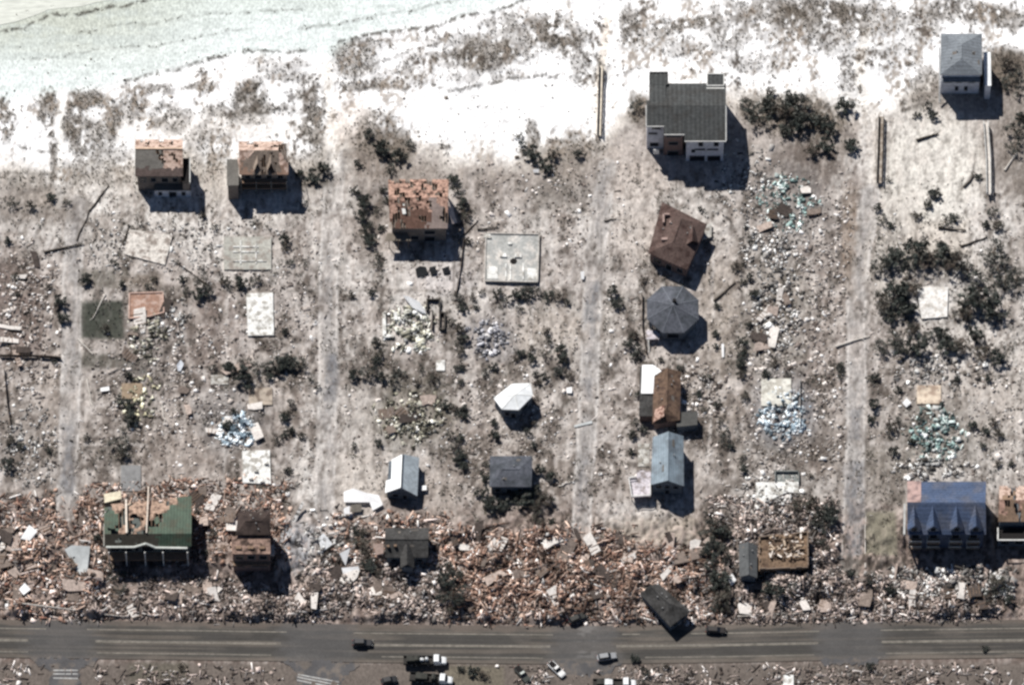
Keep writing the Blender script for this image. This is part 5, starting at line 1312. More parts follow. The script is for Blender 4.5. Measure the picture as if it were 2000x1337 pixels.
# ------------------------------------------------------------------ larger pieces of roofs and walls in the wreckage
FR = [mat("frag_brown", (128, 116, 108), n1=(1.5, .6, 1.25)), mat("frag_dark", (78, 70, 66), n1=(1.5, .6, 1.25)), mat("frag_tan", (186, 170, 160), n1=(1.5, .6, 1.2)), mat("frag_pale", (226, 220, 214), n1=(1.5, .75, 1.1))]
FW = ("brown", "dark", "tan", "pale")
def fragment(px, py, where):
    i = R.choices(range(4), (4, 4, 3, 3))[0]
    a, b = R.uniform(.9, 3.4), R.uniform(.5, 1.7); top = R.random() < .35; yaw = R.choice([0, math.pi / 2]) + R.gauss(0, .35)
    c = W(px, py); z = float(hz(c.x, c.y)) + .25; sx, sy = R.uniform(-.22, .22), R.uniform(-.22, .22)
    t = thing("wall_fragment", "%s torn wall or roof piece %s" % (FW[i], where), "fragment", Vector((c.x, c.y, z)), "%s fragments %s" % (FW[i], where))
    def pt(u, v, dz=0): x, y = u * a, v * b; return Vector((c.x + x * math.cos(yaw) - y * math.sin(yaw), c.y + x * math.sin(yaw) + y * math.cos(yaw), z + .35 + x * sx + y * sy + dz))
    j = lambda: R.uniform(-.3, .3)
    mb = MB(); mb.slab([pt(-1 + j(), -1 + j()), pt(j(), -1 + j()), pt(1 + j(), -1 + j()), pt(1 + j(), 1 + j()), pt(.2 + j(), 1 + j()), pt(-1 + j(), .9 + j())], .14); mb.build("boarding", FR[i], t)
    for k in range(R.choice([3, 4, 5])):
        u = -.8 + 1.6 * k / 4; mb = MB(); dz = .06 if top else -.2; mb.bar(pt(u + j() * .4, -.95 + j() * 2, dz), pt(u + j() * .4, .95 + j() * 3, dz), .12, .12); mb.build("batten", WOOD_M, t)
for (cx, cy, rx, ry), n, where in (((90, 1090, 110, 90), 16, "in the brown debris at far left"), ((410, 1020, 60, 70), 9, "between the green building and dark house"), ((290, 1170, 160, 26), 9, "between the green building and the highway"),
        ((700, 1150, 130, 36), 12, "before the charcoal house"), ((1050, 1110, 180, 70), 26, "in the reddish debris field at bottom centre"), ((1330, 1110, 60, 60), 8, "above the drifted house"), ((1520, 1160, 130, 36), 9, "below the roofless house"), ((1780, 1160, 150, 26), 8, "before the blue townhouse"),
        ((1520, 620, 40, 80), 7, "in the white rubble strip"), ((290, 650, 40, 50), 4, "below the terracotta floor"), ((60, 600, 50, 120), 6, "in the left margin lots"), ((1540, 420, 50, 50), 5, "in the teal white rubble below the big house"), ((800, 815, 50, 40), 5, "in the olive rubble above the cottage"), ((400, 780, 120, 70), 7, "in the middle left lots")):
    for _ in range(n): fragment(cx + R.uniform(-rx, rx), cy + R.uniform(-ry, ry), where)

# ------------------------------------------------------------------ trees and shrubs
def make_plant(seed, n_cl, leaves, flat, gaps, base=(.092, .098, .086), leaf=.13):
    """mesh data of a crown of leaf clumps (radius 1) and of its branching trunk"""
    rng = np.random.RandomState(seed)
    V, Cc = [], []
    cl = []
    while len(cl) < n_cl:
        p = rng.uniform(-1, 1, 3)
        ang = math.atan2(p[1], p[0])
        lim = .78 + .22 * math.sin(3 * ang + seed) * .6 + rng.uniform(-.1, .1)
        if p[0] ** 2 + p[1] ** 2 > lim ** 2 or abs(p[2]) > .8: continue
        if math.sin(4.1 * p[0] + seed) * math.sin(3.7 * p[1] + seed * 2) > 1 - gaps: continue
        cl.append((p[0], p[1], .35 + flat * (.5 + .5 * p[2]) * (1 - .45 * (p[0] ** 2 + p[1] ** 2))))
    for c in cl:
        cr = rng.uniform(.14, .3); tone = rng.uniform(.65, 1.4); hue = rng.uniform(-.15, .15)
        for _ in range(leaves):
            d = rng.normal(0, 1, 3); d = d / np.linalg.norm(d) * cr * rng.uniform(.3, 1.1)
            o = np.array(c) + d * np.array([1, 1, .7])
            a = rng.normal(0, 1, 3); a /= np.linalg.norm(a); b = np.cross(a, rng.normal(0, 1, 3)); b /= np.linalg.norm(b)
            s = leaf * rng.uniform(.5, 1.2)
            V += [o - a * s, o + b * s * .4, o + a * s, o - b * s * .4]
            k = tone * rng.uniform(.7, 1.3); col = np.array([base[0] * (1 + hue * .7), base[1], base[2]]) * k
            Cc += [col] * 4
    me = bpy.data.meshes.new("crown")
    n = len(V) // 4
    me.from_pydata([tuple(v) for v in V], [], [(4 * i, 4 * i + 1, 4 * i + 2, 4 * i + 3) for i in range(n)])
    set_albedo(me, np.array(Cc)); me.materials.append(LEAF_M)
    mb = MB(); mb.tube((0, 0, -.15), (.03, .02, .4), .055, .04)
    for c in cl[: max(6, n_cl // 3)]:
        k = (c[0] * .45, c[1] * .45, .42 + .1 * rng.rand()); mb.tube((.03, .02, .36), k, .035, .022, 5); mb.tube(k, c, .022, .008, 4)
    tk = mb.build("trunk", BARK_M); tme = tk.data; bpy.data.objects.remove(tk)
    return me, tme
PLANTS = [make_plant(s, n, 60, f, g, leaf=.1) for s, n, f, g in ((1, 30, .8, .15), (2, 24, .6, .3), (3, 36, .9, .2), (4, 18, .5, .4), (5, 28, 1.0, .25), (6, 14, .4, .2))]
PLANTS += [make_plant(s, n, 50, f, g, (.135, .12, .1), leaf=.085) for s, n, f, g in ((21, 24, .7, .4), (22, 30, .6, .35), (23, 20, .8, .45))]
SPARSE = [make_plant(s, n, 16, .7, .5, leaf=.11) for s, n in ((11, 22), (12, 26))]
first_plants = {}
def plant(px, py, r_px, kind, label, group, h=None, sparse=False):
    r = r_px / SC
    protos = SPARSE if sparse else PLANTS
    i = R.randrange(len(protos)); me, tme = protos[i]
    z0 = float(hz(*Wn(px, py)))
    hh = h if h else min(5.0, r * R.uniform(.9, 1.25))
    p = W(px, py + hh * .55 * ST * SC * .9, 0)           # crown centre shows at the pixel
    t = thing("shrub" if kind == "shrub" else "tree", label, kind, (p.x, p.y, z0), group)
    t.scale = (r * R.uniform(.95, 1.2), r * R.uniform(.95, 1.2), hh)
    t.rotation_euler[2] = R.uniform(0, 6.28)
    for nm, m_ in (("crown", me), ("trunk", tme)):
        o = bpy.data.objects.new(nm, m_); COL.objects.link(o); o.parent = t
    return t
CL = [
 ("tree", "dark storm thinned tree in the ring round the pale clearing at right", "trees ringing the pale clearing",
  [(1722, 520, 24), (1745, 505, 24), (1772, 515, 22), (1790, 488, 24), (1812, 510, 26), (1842, 498, 30), (1865, 515, 28), (1890, 525, 26), (1940, 490, 26), (1948, 520, 28), (1962, 548, 26), (1918, 560, 26), (1925, 592, 30), (1895, 585, 26), (1880, 610, 22), (1945, 610, 24), (1725, 590, 26), (1752, 570, 26), (1778, 560, 22), (1765, 600, 24), (1738, 615, 20), (1985, 545, 22)]),
 ("tree", "dark tree in the row along the lower side of the pale clearing", "trees below the pale clearing",
  [(1718, 680, 20), (1745, 665, 22), (1760, 682, 22), (1790, 675, 24), (1808, 655, 16), (1838, 652, 20), (1852, 678, 22), (1880, 672, 22), (1905, 655, 18), (1925, 690, 24), (1948, 698, 18), (1780, 640, 16)]),
 ("shrub", "dark shrub below the clear sand near the right hand houses", "shrubs on the pale sandy lot",
  [(1826, 378, 14), (1812, 398, 10), (1722, 428, 12), (1740, 440, 10), (1790, 420, 12), (1845, 432, 14), (1862, 425, 12), (1940, 415, 14), (1950, 440, 12), (1735, 350, 7), (1910, 345, 9), (1925, 438, 10), (1715, 405, 9)]),
 ("shrub", "dark bush in the thicket right of the big beach house", "thicket beside the big beach house",
  [(1462, 208, 22), (1482, 228, 24), (1500, 205, 24), (1528, 215, 26), (1550, 200, 24), (1575, 220, 28), (1600, 232, 22), (1618, 250, 18), (1560, 240, 22), (1650, 208, 20), (1662, 285, 16), (1612, 285, 18), (1585, 290, 18), (1535, 255, 18), (1505, 180, 14)]),
 ("shrub", "dark shrub crowding the wrecked orange house's sides", "shrubs round the wrecked orange house",
  [(712, 395, 16), (705, 420, 16), (715, 445, 16), (722, 470, 14), (735, 410, 10), (692, 372, 12), (895, 370, 16), (903, 400, 16), (908, 422, 14), (885, 350, 12), (745, 445, 10), (755, 390, 9), (748, 370, 9), (915, 470, 10)]),
 ("shrub", "dark shrub on the dune edge above the wrecked orange house", "shrubs along the dune edge",
  [(1040, 300, 18), (1062, 318, 20), (1020, 285, 14), (1012, 265, 10), (1080, 300, 14), (1130, 300, 12), (780, 305, 16), (745, 290, 18), (720, 262, 14), (760, 330, 14), (612, 345, 16), (632, 330, 14), (585, 340, 10), (800, 285, 12), (700, 320, 12)]),
 ("shrub", "dark bush in the left lots between the slabs", "bushes in the left lots",
  [(398, 552, 20), (388, 575, 14), (408, 570, 12), (470, 552, 16), (500, 548, 12), (118, 588, 14), (124, 622, 13), (168, 545, 12), (206, 640, 11), (95, 560, 8), (250, 790, 14), (236, 780, 14), (256, 815, 18), (235, 868, 20), (240, 885, 14), (170, 852, 9), (355, 545, 9), (440, 548, 12), (365, 568, 10), (300, 545, 8), (420, 445, 8), (395, 420, 8), (20, 860, 12), (15, 905, 14), (40, 870, 10), (60, 400, 12), (25, 395, 14), (100, 385, 10), (130, 395, 10), (30, 540, 10), (15, 470, 9)]),  # the bush on the dark lawn stands in for a shadow blob
 ("shrub", "dark shrub in the hedge beside the mid left street", "hedge beside the mid left street",
  [(470, 730, 20), (485, 745, 18), (478, 710, 14), (505, 718, 16), (525, 722, 18), (545, 712, 18), (565, 710, 18), (588, 712, 14), (608, 742, 7), (620, 755, 7), (560, 805, 12), (590, 850, 9), (570, 840, 10), (555, 815, 10)]),
 ("shrub", "dark shrub in the band beneath the cream rubble", "shrubs beneath the cream rubble",
  [(740, 692, 12), (735, 705, 10), (720, 728, 18), (745, 735, 14), (765, 742, 16), (690, 732, 12), (845, 738, 14), (785, 730, 10), (815, 745, 10), (870, 790, 10)]),
 ("shrub", "dark shrub in the upright row left of the blue grey rubble", "row beside the blue grey rubble",
  [(898, 580, 13), (904, 600, 11), (900, 640, 13), (903, 660, 14), (900, 685, 12), (902, 715, 9), (925, 580, 8), (930, 600, 8), (890, 870, 12), (900, 890, 13), (905, 910, 10), (880, 850, 11), (900, 855, 9), (940, 570, 8)]),
 ("shrub", "dark shrub in the hedge under the square grey foundation", "hedge under the square foundation",
  [(970, 575, 13), (990, 585, 13), (1008, 575, 14), (1028, 582, 13), (1048, 570, 14), (1070, 578, 14), (1092, 582, 11), (1015, 600, 9), (1108, 590, 8)]),
 ("tree", "dark wind stripped tree by the street near the white hexagonal house", "trees near the hexagonal house",
  [(1066, 645, 10), (1070, 665, 12), (1065, 690, 12), (1095, 680, 13), (1098, 700, 14), (1092, 725, 14), (1065, 735, 12), (1115, 735, 11), (1040, 700, 10), (1050, 745, 9), (966, 848, 12), (1030, 845, 11), (1042, 868, 9), (1040, 825, 8), (965, 825, 8), (1018, 690, 9)]),
 ("shrub", "dark shrub at the margin of the octagonal house lot", "shrubs by the octagonal house",
  [(1234, 655, 13), (1228, 672, 11), (1248, 682, 14), (1240, 695, 12), (1198, 568, 11), (1205, 592, 12), (1212, 598, 8), (1256, 548, 8), (1330, 718, 9), (1380, 735, 10), (1440, 520, 12), (1450, 550, 10), (1472, 575, 10), (1465, 540, 8), (1370, 408, 8), (1290, 702, 8)]),
 ("tree", "thin dark tree right of the brown gabled house", "trees right of the brown gabled house",
  [(1405, 820, 10), (1412, 842, 13), (1418, 862, 13), (1428, 868, 8), (1240, 825, 11), (1235, 848, 12), (1255, 838, 9), (1232, 882, 8), (1400, 790, 8), (1365, 770, 8), (1246, 770, 7), (1375, 800, 7)]),
 ("tree", "dark tree crowding the square grey roofed house", "trees round the square grey house",
  [(948, 930, 13), (942, 960, 15), (958, 985, 18), (985, 985, 18), (1005, 965, 14), (1022, 975, 20), (1045, 960, 18), (1062, 975, 18), (1048, 990, 16), (1055, 918, 12), (1075, 930, 11), (1045, 1012, 12), (1058, 1022, 12), (1078, 1018, 10), (950, 905, 9)]),
 ("tree", "dark tree in the tall clump left of the small grey house", "clump left of the small grey house",
  [(1398, 1025, 22), (1385, 1045, 18), (1415, 1040, 18), (1395, 1070, 22), (1412, 1090, 18), (1390, 1105, 16), (1405, 1135, 20), (1412, 1165, 22), (1400, 1185, 14), (1420, 1190, 12), (1380, 1080, 12)]),
 ("tree", "dark tree in the brush right of the broken white slab", "brush right of the broken white slab",
  [(1580, 985, 18), (1600, 1000, 20), (1620, 1010, 18), (1590, 1022, 14), (1612, 1030, 14), (1555, 990, 12), (1605, 1060, 10), (1630, 985, 12), (1615, 1075, 8)]),
 ("tree", "dark tree in the thick clump right of the charcoal house", "clump right of the charcoal house",
  [(870, 1140, 18), (890, 1125, 16), (885, 1160, 20), (868, 1170, 16), (895, 1180, 14), (875, 1110, 14), (900, 1150, 12), (880, 1195, 9)]),
 ("shrub", "dark brush bush at the left flank of the charcoal house", "brush left of the charcoal house",
  [(708, 1065, 14), (716, 1085, 16), (700, 1050, 12), (722, 1105, 14), (712, 1040, 10), (735, 1120, 10), (695, 1035, 9)]),
 ("shrub", "dark bush in front of the blue townhouse by the highway", "bushes before the blue townhouse",
  [(1945, 1140, 16), (1935, 1160, 14), (1960, 1150, 14), (1970, 1172, 10), (1935, 1180, 9), (1500, 1150, 14), (1520, 1160, 14), (1545, 1145, 10), (1700, 1130, 12), (1740, 1150, 14), (1660, 1120, 9)]),
 ("shrub", "dark bush at the corner of the green roofed building", "bushes beside the green building",
  [(222, 1130, 14), (235, 1150, 14), (212, 1110, 12), (205, 1085, 10), (240, 1120, 10), (190, 1050, 8), (415, 1040, 10), (400, 1080, 8), (385, 1000, 8)]),
 ("shrub", "dark shrub among the teal rubble lots at the right", "shrubs among the right hand lots",
  [(1700, 740, 10), (1705, 790, 12), (1702, 820, 10), (1740, 835, 16), (1752, 822, 10), (1755, 760, 9), (1798, 820, 10), (1940, 825, 13), (1950, 845, 12), (1925, 840, 11), (1930, 740, 9), (1900, 830, 10), (1920, 870, 8), (1640, 715, 12), (1642, 730, 10), (1710, 735, 9), (1950, 905, 9), (1975, 905, 8), (1870, 740, 8), (1745, 880, 10), (1780, 860, 10)]),
 ("shrub", "brown green bush by the grey corner house at upper right", "bushes by the grey corner house",
  [(1970, 120, 20), (1985, 150, 18), (1960, 165, 16), (1985, 255, 22), (1980, 285, 18), (1995, 230, 14), (1810, 210, 14), (1790, 225, 10), (1822, 225, 10), (1990, 180, 14)]),
 ("shrub", "low round bush against the big beach house's left wall", None, [(1244, 210, 16)]),
 ("shrub", "dark bush by the work trucks below the highway", "bushes below the highway",
  [(925, 1310, 12), (945, 1315, 12), (900, 1305, 8), (1240, 1285, 10), (1262, 1310, 12), (1255, 1335, 10), (355, 1300, 8), (1300, 1300, 8), (1700, 1300, 9), (1925, 1265, 8)]),
]
LOTX = (242, 448, 560, 738, 888, 1044, 1395, 1452, 1585, 1790)
extra = []
while len(extra) < 80:
    if R.random() < .6: x, y = R.choice(LOTX) + R.gauss(0, 7), R.uniform(430, 930)
    else: x, y = R.uniform(20, 1980), R.choice((566, 712, 726, 874)) + R.gauss(0, 7)
    if sample(BASE, x, y) > .1 or any(abs(x - a) < c and abs(y - b) < d for a, b, c, d in ((1315, 605, 80, 110), (1325, 480, 90, 100), (1305, 800, 80, 260), (1003, 800, 60, 70), (1000, 930, 70, 70), (790, 940, 60, 70), (1800, 640, 260, 190))): continue
    extra.append((x, y, R.uniform(6, 12)))
CL.append(("shrub", "small scrub bush on the lot lines between the sandy streets", "scrub bushes on the lot lines", extra))
for kind, label, group, spots in CL:
    for x, y, r in spots:
        plant(x, y, r, kind, label, group, sparse=(R.random() < .3))

# low scrub that nobody could count, along lot lines and in the weedy lots
ns = 46000
sx_, sy_ = NR.uniform(-138, 138, ns), NR.uniform(-112, 85, ns)
u, v = PX(sx_, sy_)
pr = sample(mott * .4 + sst(.54, .66, MOT2 * .5 + MOT * .5) * inland * .7, u, v) * .62 * (np.abs(v - 1254) > 50) * np.min([np.clip(np.abs(u - np.interp(v, [p[1] for p in s_], [p[0] for p in s_])) / 10 - 1.6, 0, 1) for s_ in STREETS], 0)
k = NR.rand(ns) < pr
sx_, sy_ = sx_[k], sy_[k]; ns = len(sx_); sz_ = hz(sx_, sy_); NL = 10
cr = NR.uniform(.25, .7, ns); tone = NR.uniform(.55, 1.4, ns)
d = NR.normal(0, 1, (ns, NL, 3)); d /= np.linalg.norm(d, axis=2, keepdims=True); d *= (cr[:, None] * NR.uniform(.3, 1, (ns, NL)))[..., None]; d[..., 2] = np.abs(d[..., 2]) * .9 + .05
o_ = np.stack([sx_, sy_, sz_], -1)[:, None] + d
a_ = NR.normal(0, 1, (ns, NL, 3)); a_ /= np.linalg.norm(a_, axis=2, keepdims=True); b_ = np.cross(a_, NR.normal(0, 1, (ns, NL, 3))); b_ /= np.linalg.norm(b_, axis=2, keepdims=True)
s_ = NR.uniform(.08, .26, (ns, NL, 1))
V = np.stack([o_ - a_ * s_, o_ + b_ * s_ * .45, o_ + a_ * s_, o_ - b_ * s_ * .45], 2).reshape(-1, 3)
me = bpy.data.meshes.new("scrub"); me.vertices.add(len(V)); me.vertices.foreach_set("co", V.astype(np.float32).ravel())
nf = len(V) // 4; me.loops.add(nf * 4); me.loops.foreach_set("vertex_index", np.arange(nf * 4, dtype=np.int32))
me.polygons.add(nf); me.polygons.foreach_set("loop_start", (np.arange(nf) * 4).astype(np.int32)); me.update()
set_albedo(me, np.repeat(np.array([.09, .09, .077]) * tone[:, None] * NR.uniform(.8, 1.2, (ns, 1)), NL * 4, 0)); me.materials.append(LEAF_M)
o = bpy.data.objects.new("scrub", me); COL.objects.link(o)
meta(o, "low wind stripped scrub and weeds over the lots", "scrub", kind="stuff")

# dune grass and dead stalks: nobody could count them
for _k, _t, _l, spots in CL:
    for x, y, r in spots:
        VEG = np.maximum(VEG, np.exp(-(((UU - x) / r) ** 2 + ((VV - y - 4) / (r * .85)) ** 2) * 1.2) * .9)  # tufts thickened under each crown to darken the ground there
n = 170000
gx, gy = NR.uniform(-142, 142, n), NR.uniform(-118, 118, n)
u, v = PX(gx, gy); dn = sample(VEG, u, v)
k = NR.rand(n) < dn * .75
gx, gy = gx[k], gy[k]; gz_ = hz(gx, gy); n = len(gx)
V = np.empty((n, 2, 3, 3)); 
for j in range(2):
    a = NR.uniform(0, 6.28, n); L = NR.uniform(.25, .75, n); hgt = NR.uniform(.15, .55, n); w = NR.uniform(.08, .2, n)
    ca, sa = np.cos(a), np.sin(a)
    V[:, j, 0] = np.stack([gx - sa * w, gy + ca * w, gz_ - .02], -1)
    V[:, j, 1] = np.stack([gx + sa * w, gy - ca * w, gz_ - .02], -1)
    V[:, j, 2] = np.stack([gx + ca * L, gy + sa * L, gz_ + hgt], -1)
V = V.reshape(-1, 3); me = bpy.data.meshes.new("dune_grass")
me.vertices.add(len(V)); me.vertices.foreach_set("co", V.astype(np.float32).ravel())
nf = len(V) // 3; me.loops.add(nf * 3); me.loops.foreach_set("vertex_index", np.arange(nf * 3, dtype=np.int32))
me.polygons.add(nf); me.polygons.foreach_set("loop_start", (np.arange(nf) * 3).astype(np.int32)); me.update()
gc = np.repeat(np.array([.12, .107, .085]) * NR.uniform(.45, 1.5, (n, 1)), 6, 0); set_albedo(me, gc)
me.materials.append(LEAF_M)
o = bpy.data.objects.new("dune_grass", me); COL.objects.link(o)
meta(o, "dry brown dune grass and stalks scattered over the sand", "grass", kind="stuff")

# ------------------------------------------------------------------ storm debris
BROWN = [((210, 184, 168), 5), ((168, 140, 124), 6), ((136, 110, 97), 5), ((90, 76, 69), 4), ((230, 214, 206), 3), ((250, 246, 242), 1.2), ((140, 134, 130), 2), ((60, 52, 48), 3), ((150, 112, 98), 1.5)]
PINK = [((204, 188, 180), 4), ((238, 232, 228), 2.2), ((156, 142, 134), 4), ((100, 90, 84), 4), ((134, 128, 124), 3), ((64, 58, 55), 3)]
GREYW = [((238, 238, 236), 3.5), ((200, 196, 192), 4), ((146, 142, 138), 4), ((96, 92, 88), 3), ((70, 66, 64), 2)]
CREAM = [((252, 252, 240), 6), ((226, 224, 206), 4), ((180, 177, 160), 3), ((100, 100, 90), 3), ((252, 252, 250), 3)]
BLUEW = [((236, 245, 250), 5), ((200, 215, 225), 4), ((138, 156, 168), 4), ((82, 95, 104), 4), ((250, 252, 252), 3)]
YELL = [((240, 238, 216), 4), ((206, 200, 170), 4), ((146, 140, 118), 4), ((84, 82, 72), 4)]
TEAL = [((214, 229, 226), 4), ((152, 178, 174), 4), ((104, 126, 124), 4), ((66, 76, 75), 4), ((246, 248, 246), 3)]
SLATE = [((196, 196, 202), 3), ((150, 150, 156), 4), ((110, 110, 115), 4), ((76, 76, 79), 3), ((226, 224, 224), 2)]
OLIVE = [((226, 223, 208), 3), ((170, 167, 150), 4), ((122, 118, 106), 4), ((74, 72, 64), 5), ((244, 242, 236), 2)]
SPECK = [((226, 218, 212), 3), ((250, 248, 246), 1.5), ((130, 120, 114), 3), ((84, 76, 72), 1.6), ((180, 171, 164), 4)]
RUST = [((208, 182, 166), 5), ((166, 137, 121), 6), ((138, 110, 97), 6), ((100, 79, 70), 4), ((232, 214, 204), 2.5), ((250, 246, 242), 1), ((134, 124, 118), 2), ((62, 50, 45), 3)]
DUNE = [((124, 114, 104), 4), ((90, 82, 76), 3), ((190, 180, 168), 2)]
# zone: (phrase, group, ellipse cx cy rx ry, how many, palette, share of board/panel/chunk, size factor, pile height)
Z = [
 ("in the brown debris belt at far left above the highway", (90, 1090, 130, 130), 3000, BROWN, (6, 2, 1), 1.0, .7),
 ("in the debris between the green building and the highway", (290, 1165, 200, 48), 2600, PINK, (5, 2, 2), .9, .5),
 ("in the debris round the green building's upper side", (290, 985, 130, 45), 1100, BROWN, (6, 2, 1), .9, .5),
 ("in the debris round the dark storeyed house", (440, 1020, 130, 90), 2200, BROWN, (6, 2, 1), .9, .6),
 ("in the debris under the dark storeyed house", (540, 1180, 140, 36), 1500, PINK, (5, 2, 2), .9, .5),
 ("in the debris before the charcoal house", (740, 1140, 160, 55), 2500, PINK, (5, 2, 2), .9, .5),
 ("in the debris round the charcoal house", (770, 1055, 120, 55), 1300, BROWN, (5, 2, 2), .9, .5),
 ("in the wide reddish debris field at bottom centre", (1050, 1120, 190, 95), 5600, RUST, (7, 2, 1), 1.0, .8),
 ("in the debris along the highway verge at centre", (1000, 1195, 330, 22), 1300, PINK, (5, 2, 2), .9, .4),
 ("in the debris round the drifted house", (1310, 1140, 110, 80), 2500, BROWN, (6, 2, 1), .9, .6),
 ("in the debris round the roofless house", (1510, 1050, 130, 85), 3000, PINK, (5, 2, 2), .9, .6),
 ("in the debris along the highway verge at right", (1620, 1170, 340, 55), 5200, PINK, (5, 2, 2), .9, .5),
 ("in the debris before the blue townhouse", (1860, 1140, 130, 34), 1500, GREYW, (4, 3, 2), 1.0, .5),
 ("in the cream rubble heap of the flattened house", (803, 645, 52, 50), 300, CREAM, (2, 4, 5), 1.25, .9),
 ("in the blue grey rubble heap at centre", (955, 665, 42, 40), 420, SLATE, (2, 3, 5), .9, .6),
 ("in the olive and cream rubble above the cottage", (805, 815, 78, 55), 620, OLIVE, (3, 3, 4), .95, .6),
 ("in the blue white rubble heap at left", (465, 838, 48, 40), 300, BLUEW, (2, 4, 4), 1.0, .7),
 ("in the yellow rubble round the tan floor", (272, 775, 38, 50), 170, YELL, (3, 3, 3), 1.0, .6),
 ("in the greenish rubble below the terracotta floor", (288, 655, 40, 55), 200, OLIVE, (3, 3, 3), 1.0, .6),
 ("in the pale scatter right of the terracotta floor", (335, 630, 35, 50), 260, GREYW, (2, 3, 4), .9, .4),
 ("in the pale teal rubble below the big beach house", (1535, 395, 55, 60), 420, TEAL, (3, 4, 4), .95, .6),
 ("in the white rubble strip down the right hand lots", (1520, 600, 52, 100), 1250, GREYW, (5, 4, 4), .9, .6),
 ("in the white rubble of the upper right hand lots", (1500, 480, 60, 50), 700, GREYW, (4, 3, 4), .85, .4),
 ("in the blue white rubble heap at right", (1530, 808, 52, 58), 480, BLUEW, (2, 5, 4), 1.0, .8),
 ("in the teal rubble heap at far right", (1830, 850, 58, 60), 420, TEAL, (4, 4, 3), 1.0, .6),
 ("in the rubble right of the teal heap", (1840, 730, 100, 40), 450, GREYW, (3, 3, 4), .9, .4),
 ("in the litter above the blue townhouse", (1820, 915, 80, 26), 450, GREYW, (4, 3, 3), 1.0, .5),
 ("in the rubble round the broken white slab", (1510, 960, 70, 45), 500, GREYW, (3, 3, 3), .9, .5),
 ("in the brown litter below the highway", (1500, 1322, 560, 26), 1500, PINK, (5, 2, 3), .9, .4),
 ("in the litter below the highway at left", (250, 1322, 330, 26), 650, PINK, (5, 2, 3), .9, .4),
 ("in the litter round the middle left lots", (330, 760, 150, 130), 1300, SPECK, (1, 2, 5), .75, .25),
 ("in the litter of the left margin lots", (60, 620, 80, 170), 1300, SPECK, (2, 2, 5), .8, .25),
 ("in the litter of the lower left lots", (60, 870, 90, 90), 900, GREYW, (1, 2, 5), .75, .25),
 ("in the litter below the two left beach houses", (350, 480, 210, 60), 720, GREYW, (1, 2, 5), .75, .25),
 ("in the litter beside the bottom centre cottage", (650, 1050, 70, 70), 600, GREYW, (4, 4, 3), 1.0, .4),
 ("in the litter of the centre lots", (1020, 830, 180, 160), 1200, SPECK, (.6, 1.5, 5), .72, .2),
 ("in the litter round the rubble strewn right lots", (1560, 650, 110, 330), 2600, SPECK, (1.2, 2, 5), .8, .25),
 ("in the litter of the upper centre lots", (1080, 400, 150, 90), 700, SPECK, (.8, 2, 5), .72, .2),
 ("in the litter of the far right lots", (1870, 780, 140, 180), 900, SPECK, (.6, 1.5, 5), .72, .2),
 ("in the litter beside the brown gabled house", (1370, 770, 60, 70), 500, SPECK, (1, 2, 5), .8, .3),
 ("in the litter above the mid left street", (560, 610, 110, 160), 800, SPECK, (.6, 1.5, 5), .72, .2),
 ("in the litter round the big beach house", (1460, 360, 80, 90), 600, GREYW, (1, 2, 5), .75, .25),
 ("scattered across the lots between the houses", (1000, 700, 1080, 300), 12000, SPECK, (2, 1.5, 5), .58, .12),
 ("on the dune sand above the houses", (900, 210, 900, 120), 600, DUNE, (.15, .1, 3), .6, .05),
]
STREETM = np.zeros_like(HZ)
for s_ in STREETS: STREETM = np.maximum(STREETM, (dist_line(s_, .12) < 20) * 1.0)
STREETM *= VV < 1070
KN = ("board", "panel", "chunk")
rec = {k: [] for k in range(3)}
